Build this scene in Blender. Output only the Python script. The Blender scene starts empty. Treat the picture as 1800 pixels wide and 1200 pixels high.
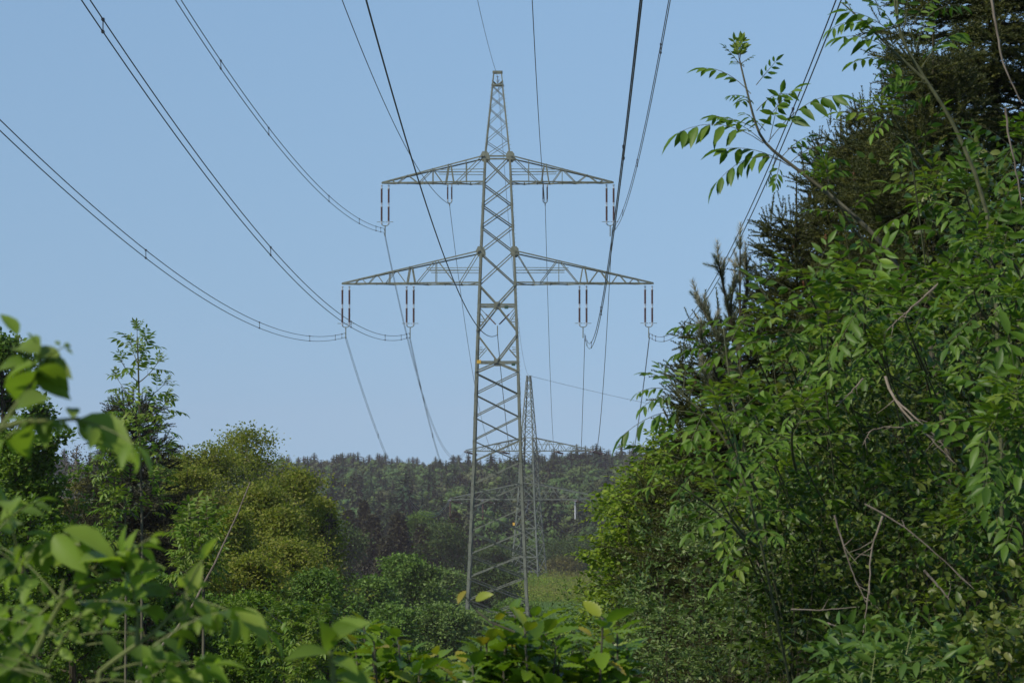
import bpy, math
import numpy as np
from mathutils import Matrix, Vector

rad = math.radians
RNG = np.random.default_rng(11)
scene = bpy.context.scene
COL = scene.collection

# ------------------------------------------------------------------ camera
F = 5124.0                       # focal length in pixels of the 1800 px wide photograph
YAW = math.atan(90 / F)
PITCH = math.atan(250 / F)
ROT = Matrix.Rotation(YAW, 3, 'Z') @ Matrix.Rotation(math.pi / 2 + PITCH, 3, 'X')
RN = np.array(ROT)
cam = bpy.data.cameras.new('camera')
cam.sensor_width = 36.0
cam.lens = 36.0 * F / 1800.0
cam.clip_start = 0.1
cam.clip_end = 6000
cam.dof.use_dof = True
cam.dof.focus_distance = 38
cam.dof.aperture_fstop = cam.lens / 5.2
cam_o = bpy.data.objects.new('camera', cam)
COL.objects.link(cam_o)
cam_o.matrix_world = ROT.to_4x4()
scene.camera = cam_o


def at(px, py, Y):
    """world point seen at photograph pixel (px, py), at depth Y"""
    d = RN @ np.array([(px - 900) / F, (600 - py) / F, -1.0])
    return d * (Y / d[1])


def atv(P):
    P = np.asarray(P, float)
    d = np.stack([(P[:, 0] - 900) / F, (600 - P[:, 1]) / F, -np.ones(len(P))], 1) @ RN.T
    return d * (P[:, 2] / d[:, 1])[:, None]


GY = [-80, 0, 12, 30, 70, 120, 200, 280, 400, 530, 620, 700, 900, 1250, 1500, 4000]
GZ = [2, -1.6, -2.2, -4.0, -7, -9.3, -12.3, -14.4, -16.4, -18.3, -20.5, -18, -10.5, -.2, -1, -20]


def gz(x, Y):
    z = np.interp(Y, GY, GZ)
    w = np.clip((np.asarray(Y) - 600) / 400, 0, 1)
    return z + w * (1.6 * np.sin(np.asarray(x) / 63.0 + 1) + 1.0 * np.sin(np.asarray(x) / 27.0))


# ------------------------------------------------------------------ mesh builder
def nrm(v):
    v = np.asarray(v, float)
    n = np.linalg.norm(v, axis=-1, keepdims=True)
    return v / np.maximum(n, 1e-9)


class MB:
    def __init__(s):
        s.V, s.T, s.Q, s.R, s.n = [], [], [], [], 0

    def add(s, V, T=None, Q=None, r=0.5):
        V = np.asarray(V, np.float32).reshape(-1, 3)
        s.V.append(V)
        s.R.append(np.broadcast_to(np.asarray(r, np.float32), (len(V),)).copy())
        if T is not None and len(T): s.T.append(np.asarray(T, np.int32) + s.n)
        if Q is not None and len(Q): s.Q.append(np.asarray(Q, np.int32) + s.n)
        s.n += len(V)

    def box(s, p0, p1, a, b, wa, wb, r=0.5):
        """bar from p0 to p1, cross section wa along a and wb along b"""
        p0, p1, a, b = map(lambda q: np.asarray(q, float), (p0, p1, a, b))
        V = [p + sa * a * wa / 2 + sb * b * wb / 2 for p in (p0, p1) for sa, sb in ((-1, -1), (1, -1), (1, 1), (-1, 1))]
        Q = [(0, 3, 2, 1), (4, 5, 6, 7), (0, 1, 5, 4), (1, 2, 6, 5), (2, 3, 7, 6), (3, 0, 4, 7)]
        if np.dot(np.cross(a, b), p1 - p0) < 0: Q = [q[::-1] for q in Q]
        s.add(V, Q=Q, r=r)

    def bar(s, p0, p1, w, h=None, r=0.5):
        p0, p1 = np.asarray(p0, float), np.asarray(p1, float)
        d = nrm(p1 - p0)
        u = np.array([0, 0, 1.]) if abs(d[2]) < .9 else np.array([0, 1., 0])
        a = nrm(np.cross(d, u)); b = np.cross(a, d)
        s.box(p0, p1, a, b, w, h or w, r)

    def angle(s, p0, p1, da, db, w, t=0.025):
        """L profile: corner edge on p0-p1, one flange along da, one along db"""
        p0, p1 = np.asarray(p0, float), np.asarray(p1, float)
        d = nrm(p1 - p0)
        da = nrm(np.asarray(da, float) - d * np.dot(da, d))
        db = np.asarray(db, float) - d * np.dot(db, d); db = nrm(db - da * np.dot(db, da))
        o = da * w / 2 + db * t / 2
        s.box(p0 + o, p1 + o, da, db, w, t)
        o = da * t / 2 + db * (t + (w - t) / 2)
        s.box(p0 + o, p1 + o, da, db, t, w - t)

    def tube(s, P, R, k=6, r=0.5):
        P = np.asarray(P, float); m = len(P)
        R = np.broadcast_to(np.asarray(R, float), (m,))
        tan = np.gradient(P, axis=0); tan = nrm(tan)
        u = np.array([0.13, 0.9, 0.35]) if abs(tan[0][1]) < .85 else np.array([0.9, .1, .3])
        a = nrm(np.cross(tan, u)); b = np.cross(tan, a)
        th = np.linspace(0, 2 * math.pi, k, endpoint=False)
        V = P[:, None] + (a[:, None] * np.cos(th)[None, :, None] + b[:, None] * np.sin(th)[None, :, None]) * R[:, None, None]
        i = np.arange(m - 1)[:, None] * k; j = np.arange(k)[None]; j2 = (j + 1) % k
        Q = np.stack([i + j, i + j2, i + k + j2, i + k + j], -1).reshape(-1, 4)
        V = np.concatenate([V.reshape(-1, 3), P[:1], P[-1:]])
        j = np.arange(k); j2 = (j + 1) % k
        T = np.concatenate([np.stack([np.full(k, m * k), j2, j], 1), np.stack([np.full(k, m * k + 1), (m - 1) * k + j, (m - 1) * k + j2], 1)])
        s.add(V, T=T, Q=Q, r=r)

    def inst(s, tpl, P, X, N, S, r=0.5, W=None):
        """copies of a template (V, T) at P: length axis X, normal N, size S (W widens it)"""
        V, T = tpl
        P = np.asarray(P, float).reshape(-1, 3); n = len(P)
        if n == 0: return
        X = nrm(np.broadcast_to(X, (n, 3))); N = np.broadcast_to(N, (n, 3))
        Yv = np.cross(N, X); bad = np.linalg.norm(Yv, axis=1) < 1e-3
        Yv = np.where(bad[:, None], np.cross(np.array([.3, .5, .8]), X), Yv)
        Yv = nrm(Yv); N = np.cross(X, Yv)
        S = np.broadcast_to(np.asarray(S, float), (n,)); W = S if W is None else np.broadcast_to(np.asarray(W, float), (n,))
        VV = P[:, None] + V[None, :, 0, None] * (X * S[:, None])[:, None] + V[None, :, 1, None] * (Yv * W[:, None])[:, None] + V[None, :, 2, None] * (N * S[:, None])[:, None]
        TT = (T[None] + (np.arange(n) * len(V))[:, None, None]).reshape(-1, 3)
        s.add(VV.reshape(-1, 3), T=TT, r=np.repeat(np.broadcast_to(np.asarray(r, float), (n,)), len(V)))

    def build(s, name, mat, parent=None, smooth=False, label=None):
        V = np.concatenate(s.V); R = np.concatenate(s.R)
        T = np.concatenate(s.T) if s.T else np.zeros((0, 3), np.int32)
        Q = np.concatenate(s.Q) if s.Q else np.zeros((0, 4), np.int32)
        if parent is not None and parent.type == 'EMPTY': V = V - np.array(parent.location, np.float32)
        me = bpy.data.meshes.new(name)
        me.vertices.add(len(V)); me.vertices.foreach_set('co', V.astype(np.float32).ravel())
        nl = T.size + Q.size
        me.loops.add(nl); me.loops.foreach_set('vertex_index', np.concatenate([T.ravel(), Q.ravel()]).astype(np.int32))
        me.polygons.add(len(T) + len(Q))
        st = np.concatenate([np.arange(len(T)) * 3, T.size + np.arange(len(Q)) * 4]).astype(np.int32)
        me.polygons.foreach_set('loop_start', st)
        a = me.attributes.new('rnd', 'FLOAT', 'POINT'); a.data.foreach_set('value', R.astype(np.float32))
        me.update(calc_edges=True)
        me.polygons.foreach_set('use_smooth', np.full(len(T) + len(Q), smooth))
        me.materials.append(mat)
        o = bpy.data.objects.new(name, me); COL.objects.link(o)
        if parent is not None: o.parent = parent
        if label: o['label'] = label
        return o


def tag(o, label, cat, group=None):
    o['label'] = label; o['category'] = cat
    if group: o['group'] = group
    return o


def thing(name, label, cat, loc=(0, 0, 0), group=None):
    o = bpy.data.objects.new(name, None); COL.objects.link(o)
    o.empty_display_size = .2
    o.location = [float(q) for q in loc]
    return tag(o, label, cat, group)


def dup(root, loc, label, group=None):
    r = root.copy(); COL.objects.link(r); r.location = [float(q) for q in loc]; r['label'] = label
    if group: r['group'] = group
    for ch in list(root.children):
        c = ch.copy(); COL.objects.link(c); c.parent = r
        for g in ch.children:
            d = g.copy(); COL.objects.link(d); d.parent = c
    return r


# ------------------------------------------------------------------ materials
def mat(name):
    m = bpy.data.materials.new(name); m.use_nodes = True
    return m, m.node_tree.nodes, m.node_tree.links, m.node_tree.nodes['Principled BSDF']


def ramp(N, stops):
    r = N.new('ShaderNodeValToRGB'); e = r.color_ramp.elements
    while len(e) < len(stops): e.new(0.5)
    for q, (p, c) in zip(e, stops): q.position = p; q.color = (*c, 1)
    return r


def leaf_mat(name, stops, trans=.3, rough=.5, spec=.22, under=1.2):
    m, N, L, b = mat(name)
    at_ = N.new('ShaderNodeAttribute'); at_.attribute_name = 'rnd'
    r = ramp(N, [(i / max(1, len(stops) - 1), c) for i, c in enumerate(stops)])
    L.new(at_.outputs['Fac'], r.inputs[0])
    geo = N.new('ShaderNodeNewGeometry')
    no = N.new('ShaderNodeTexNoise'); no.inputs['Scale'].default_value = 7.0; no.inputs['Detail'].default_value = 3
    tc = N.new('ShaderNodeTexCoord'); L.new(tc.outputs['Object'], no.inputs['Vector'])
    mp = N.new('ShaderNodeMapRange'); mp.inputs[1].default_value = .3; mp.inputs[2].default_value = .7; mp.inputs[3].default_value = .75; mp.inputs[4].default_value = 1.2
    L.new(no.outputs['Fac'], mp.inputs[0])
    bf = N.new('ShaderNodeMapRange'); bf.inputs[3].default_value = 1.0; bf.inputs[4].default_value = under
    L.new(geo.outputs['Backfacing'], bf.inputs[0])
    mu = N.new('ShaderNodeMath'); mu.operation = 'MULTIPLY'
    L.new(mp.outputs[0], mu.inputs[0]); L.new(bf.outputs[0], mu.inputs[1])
    sc = N.new('ShaderNodeVectorMath'); sc.operation = 'SCALE'
    L.new(r.outputs[0], sc.inputs[0]); L.new(mu.outputs[0], sc.inputs['Scale'])
    L.new(sc.outputs[0], b.inputs['Base Color'])
    b.inputs['Roughness'].default_value = rough; b.inputs['Specular IOR Level'].default_value = spec
    tr = N.new('ShaderNodeBsdfTranslucent')
    tm = N.new('ShaderNodeMix'); tm.data_type = 'RGBA'; tm.blend_type = 'MULTIPLY'; tm.inputs[0].default_value = 1
    tm.inputs[7].default_value = (1.25, 1.35, .55, 1)
    L.new(sc.outputs[0], tm.inputs[6]); L.new(tm.outputs[2], tr.inputs['Color'])
    mx = N.new('ShaderNodeMixShader'); mx.inputs[0].default_value = trans
    L.new(b.outputs[0], mx.inputs[1]); L.new(tr.outputs[0], mx.inputs[2])
    L.new(mx.outputs[0], N['Material Output'].inputs['Surface'])
    return m


def noise_mat(name, c1, c2, scale=6, rough=.85, spec=.3, metal=0, stretch=(1, 1, 1), bump=0.0, c3=None):
    m, N, L, b = mat(name)
    tc = N.new('ShaderNodeTexCoord'); mp = N.new('ShaderNodeMapping'); mp.inputs['Scale'].default_value = stretch
    L.new(tc.outputs['Object'], mp.inputs['Vector'])
    no = N.new('ShaderNodeTexNoise'); no.inputs['Scale'].default_value = scale; no.inputs['Detail'].default_value = 6
    L.new(mp.outputs[0], no.inputs['Vector'])
    r = ramp(N, [(.32, c1), (.68, c2)] if c3 is None else [(.3, c1), (.5, c2), (.7, c3)])
    L.new(no.outputs['Fac'], r.inputs[0]); L.new(r.outputs[0], b.inputs['Base Color'])
    b.inputs['Roughness'].default_value = rough; b.inputs['Specular IOR Level'].default_value = spec; b.inputs['Metallic'].default_value = metal
    if bump:
        bu = N.new('ShaderNodeBump'); bu.inputs['Strength'].default_value = bump
        L.new(no.outputs['Fac'], bu.inputs['Height']); L.new(bu.outputs[0], b.inputs['Normal'])
    return m


M_STEEL = noise_mat('painted steel', (.088, .10, .073), (.155, .167, .124), 2.3, .6, .35, c3=(.12, .134, .098), bump=.05)
M_STEEL2 = noise_mat('far steel', (.08, .10, .078), (.125, .145, .115), 1.1, .6, .4)
M_CABLE = noise_mat('conductor', (.035, .037, .04), (.06, .062, .065), 3, .5, .5, .3)
M_PORC = noise_mat('brown porcelain', (.06, .026, .02), (.09, .04, .03), 5, .5, .35)
M_CAP = noise_mat('zinc fitting', (.42, .44, .45), (.55, .56, .57), 8, .45, .5, .3)
M_YEL = noise_mat('yellow plate', (.62, .36, .04), (.7, .42, .06), 9, .5)
M_GRN = noise_mat('dark green plate', (.02, .05, .03), (.03, .07, .04), 9, .5)
M_BARK = noise_mat('grey brown bark', (.06, .055, .034), (.14, .13, .085), 30, .9, .2, stretch=(1, 1, .25), bump=.4)
M_BARKD = noise_mat('dark bark', (.028, .024, .014), (.07, .06, .036), 24, .9, .2, stretch=(1, 1, .3))
M_DEAD = noise_mat('bare dead wood', (.13, .105, .078), (.25, .21, .165), 40, .9, .2, stretch=(1, 1, .3))
M_GSTEM = noise_mat('green stem', (.10, .13, .03), (.17, .19, .06), 20, .6, .3)
M_ASHST = noise_mat('ash stem', (.055, .062, .028), (.11, .115, .058), 25, .8, .2)
M_YSTEM = noise_mat('yellow green stem', (.22, .24, .06), (.30, .30, .10), 20, .6, .3)
M_CONE = noise_mat('cone scales', (.09, .04, .022), (.17, .08, .04), 60, .8, .2)

ASH = [(0.037, 0.083, 0.011), (0.064, 0.130, 0.015), (0.101, 0.182, 0.022), (0.161, 0.220, 0.029)]
L_ASH = leaf_mat('ash leaf', ASH, .32, .45)
L_THICK = leaf_mat('thicket leaf', [(0.022, 0.045, 0.006), (0.041, 0.074, 0.009), (0.074, 0.112, 0.014), (0.156, 0.174, 0.045)], .3, .42)
L_PRIV = leaf_mat('small grey green leaf', [(0.044, 0.082, 0.017), (0.083, 0.134, 0.029), (0.132, 0.184, 0.047), (0.242, 0.263, 0.128)], .25, .45)
L_HORN = leaf_mat('lime leaf', [(.055, .10, .008), (.11, .18, .012), (.17, .24, .018), (.21, .27, .028)], .35, .5)
L_ELDER = leaf_mat('elder leaf', [(0.057, 0.116, 0.020), (0.092, 0.158, 0.027), (0.127, 0.189, 0.038)], .3, .42)
L_CHERRY = leaf_mat('big serrate leaf', [(0.064, 0.138, 0.011), (0.108, 0.193, 0.015), (0.159, 0.248, 0.020), (0.245, 0.276, 0.024), (0.316, 0.206, 0.028)], .32, .36, .45)
L_ROSE = leaf_mat('rose leaf', [(0.079, 0.141, 0.020), (0.129, 0.215, 0.028), (0.186, 0.276, 0.036), (0.257, 0.323, 0.055)], .42, .5)
L_SPR = leaf_mat('spruce needle', [(0.029, 0.039, 0.008), (0.051, 0.060, 0.011), (0.073, 0.078, 0.013), (0.143, 0.140, 0.018)], .12, .55, .3)
L_SPRD = leaf_mat('dark spruce needle', [(.026, .030, .013), (.042, .044, .017), (.062, .056, .024)], .1, .6, .25)
L_PINE = leaf_mat('pine needle', [(.06, .078, .034), (.10, .115, .055), (.30, .28, .20)], .12, .5, .3)
L_OAK = leaf_mat('young oak leaf', [(0.089, 0.116, 0.013), (0.145, 0.178, 0.020), (0.202, 0.225, 0.031), (0.242, 0.218, 0.055)], .42, .55)
L_OAKB = leaf_mat('brownish young leaf', [(0.090, 0.099, 0.022), (0.138, 0.136, 0.033), (0.180, 0.155, 0.055)], .4, .55)
L_MAPLE = leaf_mat('maple leaf', [(0.034, 0.078, 0.009), (0.061, 0.125, 0.013), (0.101, 0.174, 0.018)], .3, .5)
L_MAPLEB = leaf_mat('fresh green leaf', [(0.052, 0.105, 0.008), (0.090, 0.160, 0.013), (0.138, 0.209, 0.022)], .32, .5)
L_WIL = leaf_mat('willow leaf', [(0.067, 0.113, 0.022), (0.109, 0.173, 0.035), (0.169, 0.226, 0.069)], .28, .5)
L_WIL2 = leaf_mat('bright shrub leaf', [(0.056, 0.111, 0.015), (0.094, 0.167, 0.025), (0.140, 0.218, 0.037)], .3, .5)
L_DARKB = leaf_mat('dark broad leaf', [(0.030, 0.057, 0.012), (0.048, 0.084, 0.015), (0.071, 0.110, 0.022)], .2, .55)
L_BROWN = leaf_mat('brown bud twig', [(.05, .042, .03), (.075, .06, .042), (.10, .085, .06)], .15, .7)
L_MEADOW = leaf_mat('meadow tuft', [(0.084, 0.189, 0.014), (0.136, 0.221, 0.018), (0.178, 0.221, 0.025), (0.178, 0.171, 0.045)], .3, .6)
L_GRASS = leaf_mat('pale grass', [(0.104, 0.196, 0.045), (0.143, 0.238, 0.063), (0.169, 0.266, 0.081)], .3, .6)


# ------------------------------------------------------------------ leaf templates: (V, T), length along x
def tri(Q):
    T = []
    for q in Q:
        T.append((q[0], q[1], q[2]))
        if len(q) == 4: T.append((q[0], q[2], q[3]))
    return np.array(T, np.int32)


def leaf_tpl(width, fold=.18, curl=.15, secs=((0, .0), (.18, .62), (.42, 1.), (.72, .72), (1, 0)), wave=0):
    V, Q, row = [], [], []
    for i, (t, w) in enumerate(secs):
        z = -curl * t * t
        if w == 0: row.append((len(V),)); V.append((t, 0, z))
        else:
            h = w * width / 2; k = len(V); zz = z + fold * h * 2 + wave * (1 if i % 2 else -1)
            V += [(t, -h, zz), (t, 0, z), (t, h, zz)]; row.append((k, k + 1, k + 2))
    for a, b in zip(row[:-1], row[1:]):
        if len(a) == 1: Q += [(a[0], b[0], b[1]), (a[0], b[1], b[2])]
        elif len(b) == 1: Q += [(a[0], b[0], a[1]), (a[1], b[0], a[2])]
        else: Q += [(a[0], b[0], b[1], a[1]), (a[1], b[1], b[2], a[2])]
    return np.array(V, float), tri(Q)


T_LEAFLET = leaf_tpl(.35, .2, .2)
T_OVAL = leaf_tpl(.55, .16, .2, ((0, 0), (.15, .7), (.4, 1.), (.7, .82), (1, 0)))
T_ROSE = leaf_tpl(.46, .24, .26, ((0, 0), (.1, .5), (.3, .95), (.52, 1.), (.78, .6), (.92, .22), (1, 0)))
T_SMALL = leaf_tpl(.42, .2, .1, ((0, 0), (.45, 1.), (1, 0)))
T_DIA = (np.array([(0, 0, 0), (.45, -.33, .08), (1, 0, -.06), (.45, .33, .08)], float), np.array([(0, 1, 2), (0, 2, 3)], np.int32))
_s = [(0, 0)]
for _i in range(1, 14):
    _t = _i / 14; _w = math.sin(math.pi * min(1, _t ** .8)) ** .75
    _s.append((_t, _w * (1.0 if _i % 2 else .88)))
_s.append((1, 0))
T_BIG = leaf_tpl(.52, .13, .28, tuple(_s), wave=.022)


def shoot_tpl(n=44, L=1.0, nl=.2, spread=1.0, seed=3, up=.25, w=.05):
    """a conifer shoot: needles round a thin axis, length 1 along x"""
    g = np.random.default_rng(seed); V, T = [], []
    for i in range(n):
        t = (i + g.random()) / n; a = i * 2.4 + g.random() * .5
        d = nrm(np.array([.75, spread * math.cos(a), spread * math.sin(a) * .8 + up])); l = nl * (1 - .45 * t) * (.8 + .4 * g.random())
        p = np.array([t * L, 0, 0]); sd = nrm(np.cross(d, g.normal(size=3))) * w / 2; k = len(V)
        V += [p - sd, p + sd, p + d * l]; T.append((k, k + 1, k + 2))
    k = len(V); r = .012
    V += [(0, -r, 0), (0, r, -r), (0, 0, r), (L, 0, 0)]
    T += [(k, k + 1, k + 3), (k + 1, k + 2, k + 3), (k + 2, k, k + 3)]
    return np.array(V, float), np.array(T, np.int32)


T_SHOOT = shoot_tpl()
T_CANDLE = shoot_tpl(60, nl=.42, spread=.7, seed=5, up=.0, w=.035)


# ------------------------------------------------------------------ plants
def rand_unit(g, n):
    return nrm(g.normal(size=(n, 3)))


def bez(a, b, c, n):
    t = np.linspace(0, 1, n)[:, None]
    return (1 - t) ** 2 * a + 2 * t * (1 - t) * b + t * t * c


UP = np.array([0, 0, 1.0])


def compound(ml, ms, B, T, g, arch=.12, pairs=4, ll=.3, tpl=T_LEAFLET, droop=.35, start=.32, roll=0.0, rr=.5, rs=.0016, fwd=.55):
    """a pinnate leaf from B to T; ll = leaflet length as a share of the leaf length"""
    B, T = np.asarray(B, float), np.asarray(T, float); LN = np.linalg.norm(T - B)
    C = (B + T) / 2 + UP * arch * LN
    P = bez(B, C, T, 9)
    ms.tube(P, np.linspace(rs, rs * .5, 9), 4, rr)
    t = np.linspace(start, .94, pairs)
    X = np.array([np.interp(t, np.linspace(0, 1, 9), P[:, k]) for k in range(3)]).T
    tn = np.gradient(P, axis=0); TN = nrm(np.array([np.interp(t, np.linspace(0, 1, 9), tn[:, k]) for k in range(3)]).T)
    d = nrm(T - B)
    s = np.cross(d, UP); q = np.linalg.norm(s)
    s = nrm(s + (np.array([1., 0, 0]) if q < .35 else 0))
    s = nrm(s - d * np.dot(s, d)); n0 = np.cross(s, d)
    s = s * math.cos(roll) + n0 * math.sin(roll); n0 = np.cross(s, d)
    if n0[2] < 0 and abs(roll) < 1.2: n0 = -n0
    for sg in (-1, 1):
        D = nrm(TN * fwd + sg * s * .85 - UP * droop + g.normal(size=(pairs, 3)) * .13)
        sz = LN * ll * (1 - .28 * np.abs(np.linspace(-.55, .8, pairs)) ** 1.5) * g.uniform(.88, 1.1, pairs)
        ml.inst(tpl, X + D * .004, D, n0 + g.normal(size=(pairs, 3)) * .2, sz, np.clip(rr + g.normal(size=pairs) * .1, 0, 1))
    D = nrm(TN[-1:] - UP * droop * .5)
    ml.inst(tpl, P[-1:], D, n0[None], LN * ll * 1.05, rr)


def ash_shoot(ml, ms, pts, r0, g, nodes=5, leaf=.24, leafy=.45, rr=.5, pairs=4, tuft=True, tpl=T_LEAFLET, ll=.3):
    """a stem along pts with opposite pinnate leaves and a young tuft at its tip"""
    pts = np.asarray(pts, float); m = len(pts)
    ms.tube(pts, np.linspace(r0, r0 * .35, m), 6)
    tt = np.linspace(0, 1, m); tan = nrm(np.gradient(pts, axis=0)); az = g.random() * 6.3
    for i in range(nodes):
        t = leafy + (1 - leafy) * i / max(1, nodes - 1) * .96
        p = np.array([np.interp(t, tt, pts[:, k]) for k in range(3)]); d = nrm(np.array([np.interp(t, tt, tan[:, k]) for k in range(3)]))
        a = nrm(np.cross(d, [.3, .9, .2])); b = np.cross(d, a); az += math.pi / 2 + g.normal() * .2
        for s in (0, math.pi):
            if g.random() < .1: continue
            rd = a * math.cos(az + s) + b * math.sin(az + s)
            L = leaf * g.uniform(.75, 1.15) * (.7 if i == nodes - 1 else 1)
            T = p + nrm(rd * .9 + d * .45 + UP * .12) * L
            compound(ml, ms, p, T, g, g.uniform(.08, .2), pairs, ll, tpl, g.uniform(.15, .55), rr=np.clip(rr + g.normal() * .13, 0, 1), roll=g.normal() * .25)
    if tuft:
        p = pts[-1]; d = tan[-1]
        for i in range(5):
            T = p + nrm(d + rand_unit(g, 1)[0] * .55) * leaf * .5
            compound(ml, ms, p, T, g, .05, 3, .45, tpl, 0, rr=min(1, rr + .35))


def twig_leaves(ml, P, D, L, nl, size, g, tpl, flat=.5, rlo=0., rhi=1., fwd=.6, hang=0.):
    """leaves in two ranks along straight twigs (P start, D direction, L length)"""
    n = len(P)
    t = (np.arange(nl) + .5) / nl
    Q = P[:, None] + D[:, None] * (L[:, None] * t[None])[..., None]
    s = nrm(np.cross(D, UP + g.normal(size=(n, 3)) * .3))
    sg = np.where(np.arange(nl) % 2, 1., -1.)
    X = D[:, None] * fwd + s[:, None] * sg[None, :, None] + g.normal(size=(n, nl, 3)) * .35 - UP * hang
    X[:, -1] = D
    Nn = UP * flat + g.normal(size=(n, nl, 3)) * (1.0 - .75 * flat)
    base = g.uniform(rlo, rhi, (n, 1)); r = np.clip(base + g.normal(size=(n, nl)) * .12, 0, 1)
    ml.inst(tpl, Q.reshape(-1, 3), X.reshape(-1, 3), Nn.reshape(-1, 3), (size * g.uniform(.65, 1.2, (n, nl))).ravel(), r.ravel())


def shrub(name, label, cat, targets, lm, size, tpl=T_OVAL, g=None, ntw=6, nl=7, twl=.25, stem_mat=None, spread=.2, flat=.45,
          upb=.25, base=None, group=None, bsp=.72, rstem=.008, rlo=0., rhi=.75, hang=0., tw=True, out=None, part='foliage', fwd=.6, kst=7):
    """shrub or tree seen through its limbs: limbs run from the base to every target point, twigs and leaves round the targets"""
    g = g or np.random.default_rng(abs(hash(name + label)) % 9999)
    P = atv(targets); c = P.mean(0)
    if base is None: base = np.array([c[0], c[1] + .1, gz(c[0], c[1])])
    root = thing(name, label, cat, base, group)
    ms, ml = MB(), MB()
    for p in P:
        h = p - base
        b0 = base + np.array([h[0] * bsp + g.normal() * .1, h[1] * bsp + g.normal() * .1, 0])
        b0[2] = gz(b0[0], b0[1]) - .05
        m = b0 + (p - b0) * np.array([.35, .35, .6]) + g.normal(size=3) * .05 * np.linalg.norm(h)
        ms.tube(bez(b0, m, p, 7), np.linspace(rstem, rstem * .25, 7), 5)
    n = len(P) * ntw
    S = np.repeat(P, ntw, 0) + g.normal(size=(n, 3)) * spread
    O = nrm(np.repeat(P - c, ntw, 0) + 1e-6) if out is None else np.broadcast_to(np.asarray(out, float), (n, 3))
    D = nrm(rand_unit(g, n) * np.array([1, 1, 1 - .6 * flat]) + O * .35 + UP * upb)
    L = twl * g.uniform(.6, 1.3, n)
    if tw:
        for s, d, l in zip(S, D, L): ms.tube(np.array([s - d * .12 * l, s + d * l * .5, s + d * l]), [rstem * .22, rstem * .16, rstem * .08], 3)
    twig_leaves(ml, S, D, L, nl, size, g, tpl, flat, rlo, rhi, fwd, hang)
    ms.build('stem', stem_mat or M_BARKD, root)
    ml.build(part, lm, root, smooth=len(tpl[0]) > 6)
    return root


def poly_pts(poly, n, Y0, Y1, g, edge=0):
    """n random photograph points in a polygon, each with a depth"""
    poly = np.asarray(poly, float); lo, hi = poly.min(0), poly.max(0); out = []
    while len(out) < n:
        p = lo + g.random(2) * (hi - lo); ins = False; j = len(poly) - 1
        for i in range(len(poly)):
            a, b = poly[i], poly[j]
            if (a[1] > p[1]) != (b[1] > p[1]) and p[0] < (b[0] - a[0]) * (p[1] - a[1]) / (b[1] - a[1]) + a[0]: ins = not ins
            j = i
        if ins: out.append((p[0], p[1], g.uniform(Y0, Y1)))
    return out


def broadleaf(name, label, px, top, Y, width_px, lm, leaf, g, cat='tree', bottom=None, nlimb=26, nsub=7, per=26, bark=None, group=None,
              clump=.09, lean=0., power=.5, crown_low=.18, flat=.35, bare=0., tpl=T_DIA, rlo=0., rhi=1., part='crown'):
    """whole tree: tapered trunk, limbs, twigs, leaf clusters on the twigs"""
    tp = at(px, top, Y); bx = tp[0] + lean; base = np.array([bx, Y, gz(bx, Y) - .1])
    H = tp[2] - base[2]; W = width_px / F * Y / 2
    root = thing(name, label, cat, base, group)
    mt, ml = MB(), MB()
    tz = np.linspace(0, 1, 8)
    tr = base + (tp - base) * tz[:, None] + np.stack([np.sin(tz * 5 + g.random() * 6) * .02 * H, np.cos(tz * 4) * .015 * H, 0 * tz], 1) * tz[:, None]
    mt.tube(tr, .022 * H * (1 - tz * .93) ** .9, 7)
    C, Dv = [], []
    for i in range(nlimb):
        t = crown_low + (1 - crown_low) * ((i + g.random()) / nlimb) ** .85
        p = np.array([np.interp(t, tz, tr[:, k]) for k in range(3)])
        u = (t - crown_low) / (1 - crown_low)
        prof = (math.sin(math.pi * min(1, u * .86 + .14) ** .9)) ** power
        ln = W * max(.15, prof) * g.uniform(.55, 1.12)
        az = i * 2.4 + g.normal() * .5; d = np.array([math.cos(az), math.sin(az), 0])
        q = p + d * ln + UP * ln * (g.uniform(.15, .6) + .4 * u); q[2] = min(q[2], tp[2] - ln * g.uniform(0, .5))
        lim = bez(p, p + d * ln * .5 + UP * ln * .05, q, 6)
        mt.tube(lim, np.linspace(.008 * H * (1 - .7 * t), .0012 * H, 6), 4)
        for k in range(nsub):
            v = g.uniform(.35, 1.0); s = np.array([np.interp(v, np.linspace(0, 1, 6), lim[:, j]) for j in range(3)])
            dd = nrm(d * .5 + rand_unit(g, 1)[0] + UP * .25); l2 = ln * g.uniform(.18, .42)
            e = s + dd * l2; e[2] = min(e[2], tp[2] + .05 * W); dd = nrm(e - s)
            mt.tube(np.array([s, (s + e) / 2 + UP * .03 * l2, e]), [.0016 * H, .001 * H, .0004 * H], 3)
            for f in (.55, 1.0):
                C.append(s + dd * l2 * f); Dv.append(dd)
    C = np.array(C); Dv = np.array(Dv)
    if bare: keep = g.random(len(C)) > bare; C, Dv = C[keep], Dv[keep]
    n = len(C)
    Q = C[:, None] + g.normal(size=(n, per, 3)) * (clump * W * 2) * np.array([1, 1, .6])
    X = Dv[:, None] * .5 + g.normal(size=(n, per, 3)) * np.array([1, 1, .6])
    Nn = UP * flat + g.normal(size=(n, per, 3)) * .7
    r = np.clip(g.uniform(rlo, rhi, (n, 1)) * .7 + .15 + g.normal(size=(n, per)) * .13, 0, 1)
    ml.inst(tpl, Q.reshape(-1, 3), X.reshape(-1, 3), Nn.reshape(-1, 3), (leaf * g.uniform(.6, 1.3, (n, per))).ravel(), r.ravel())
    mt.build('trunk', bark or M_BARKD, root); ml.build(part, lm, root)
    return root


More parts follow.
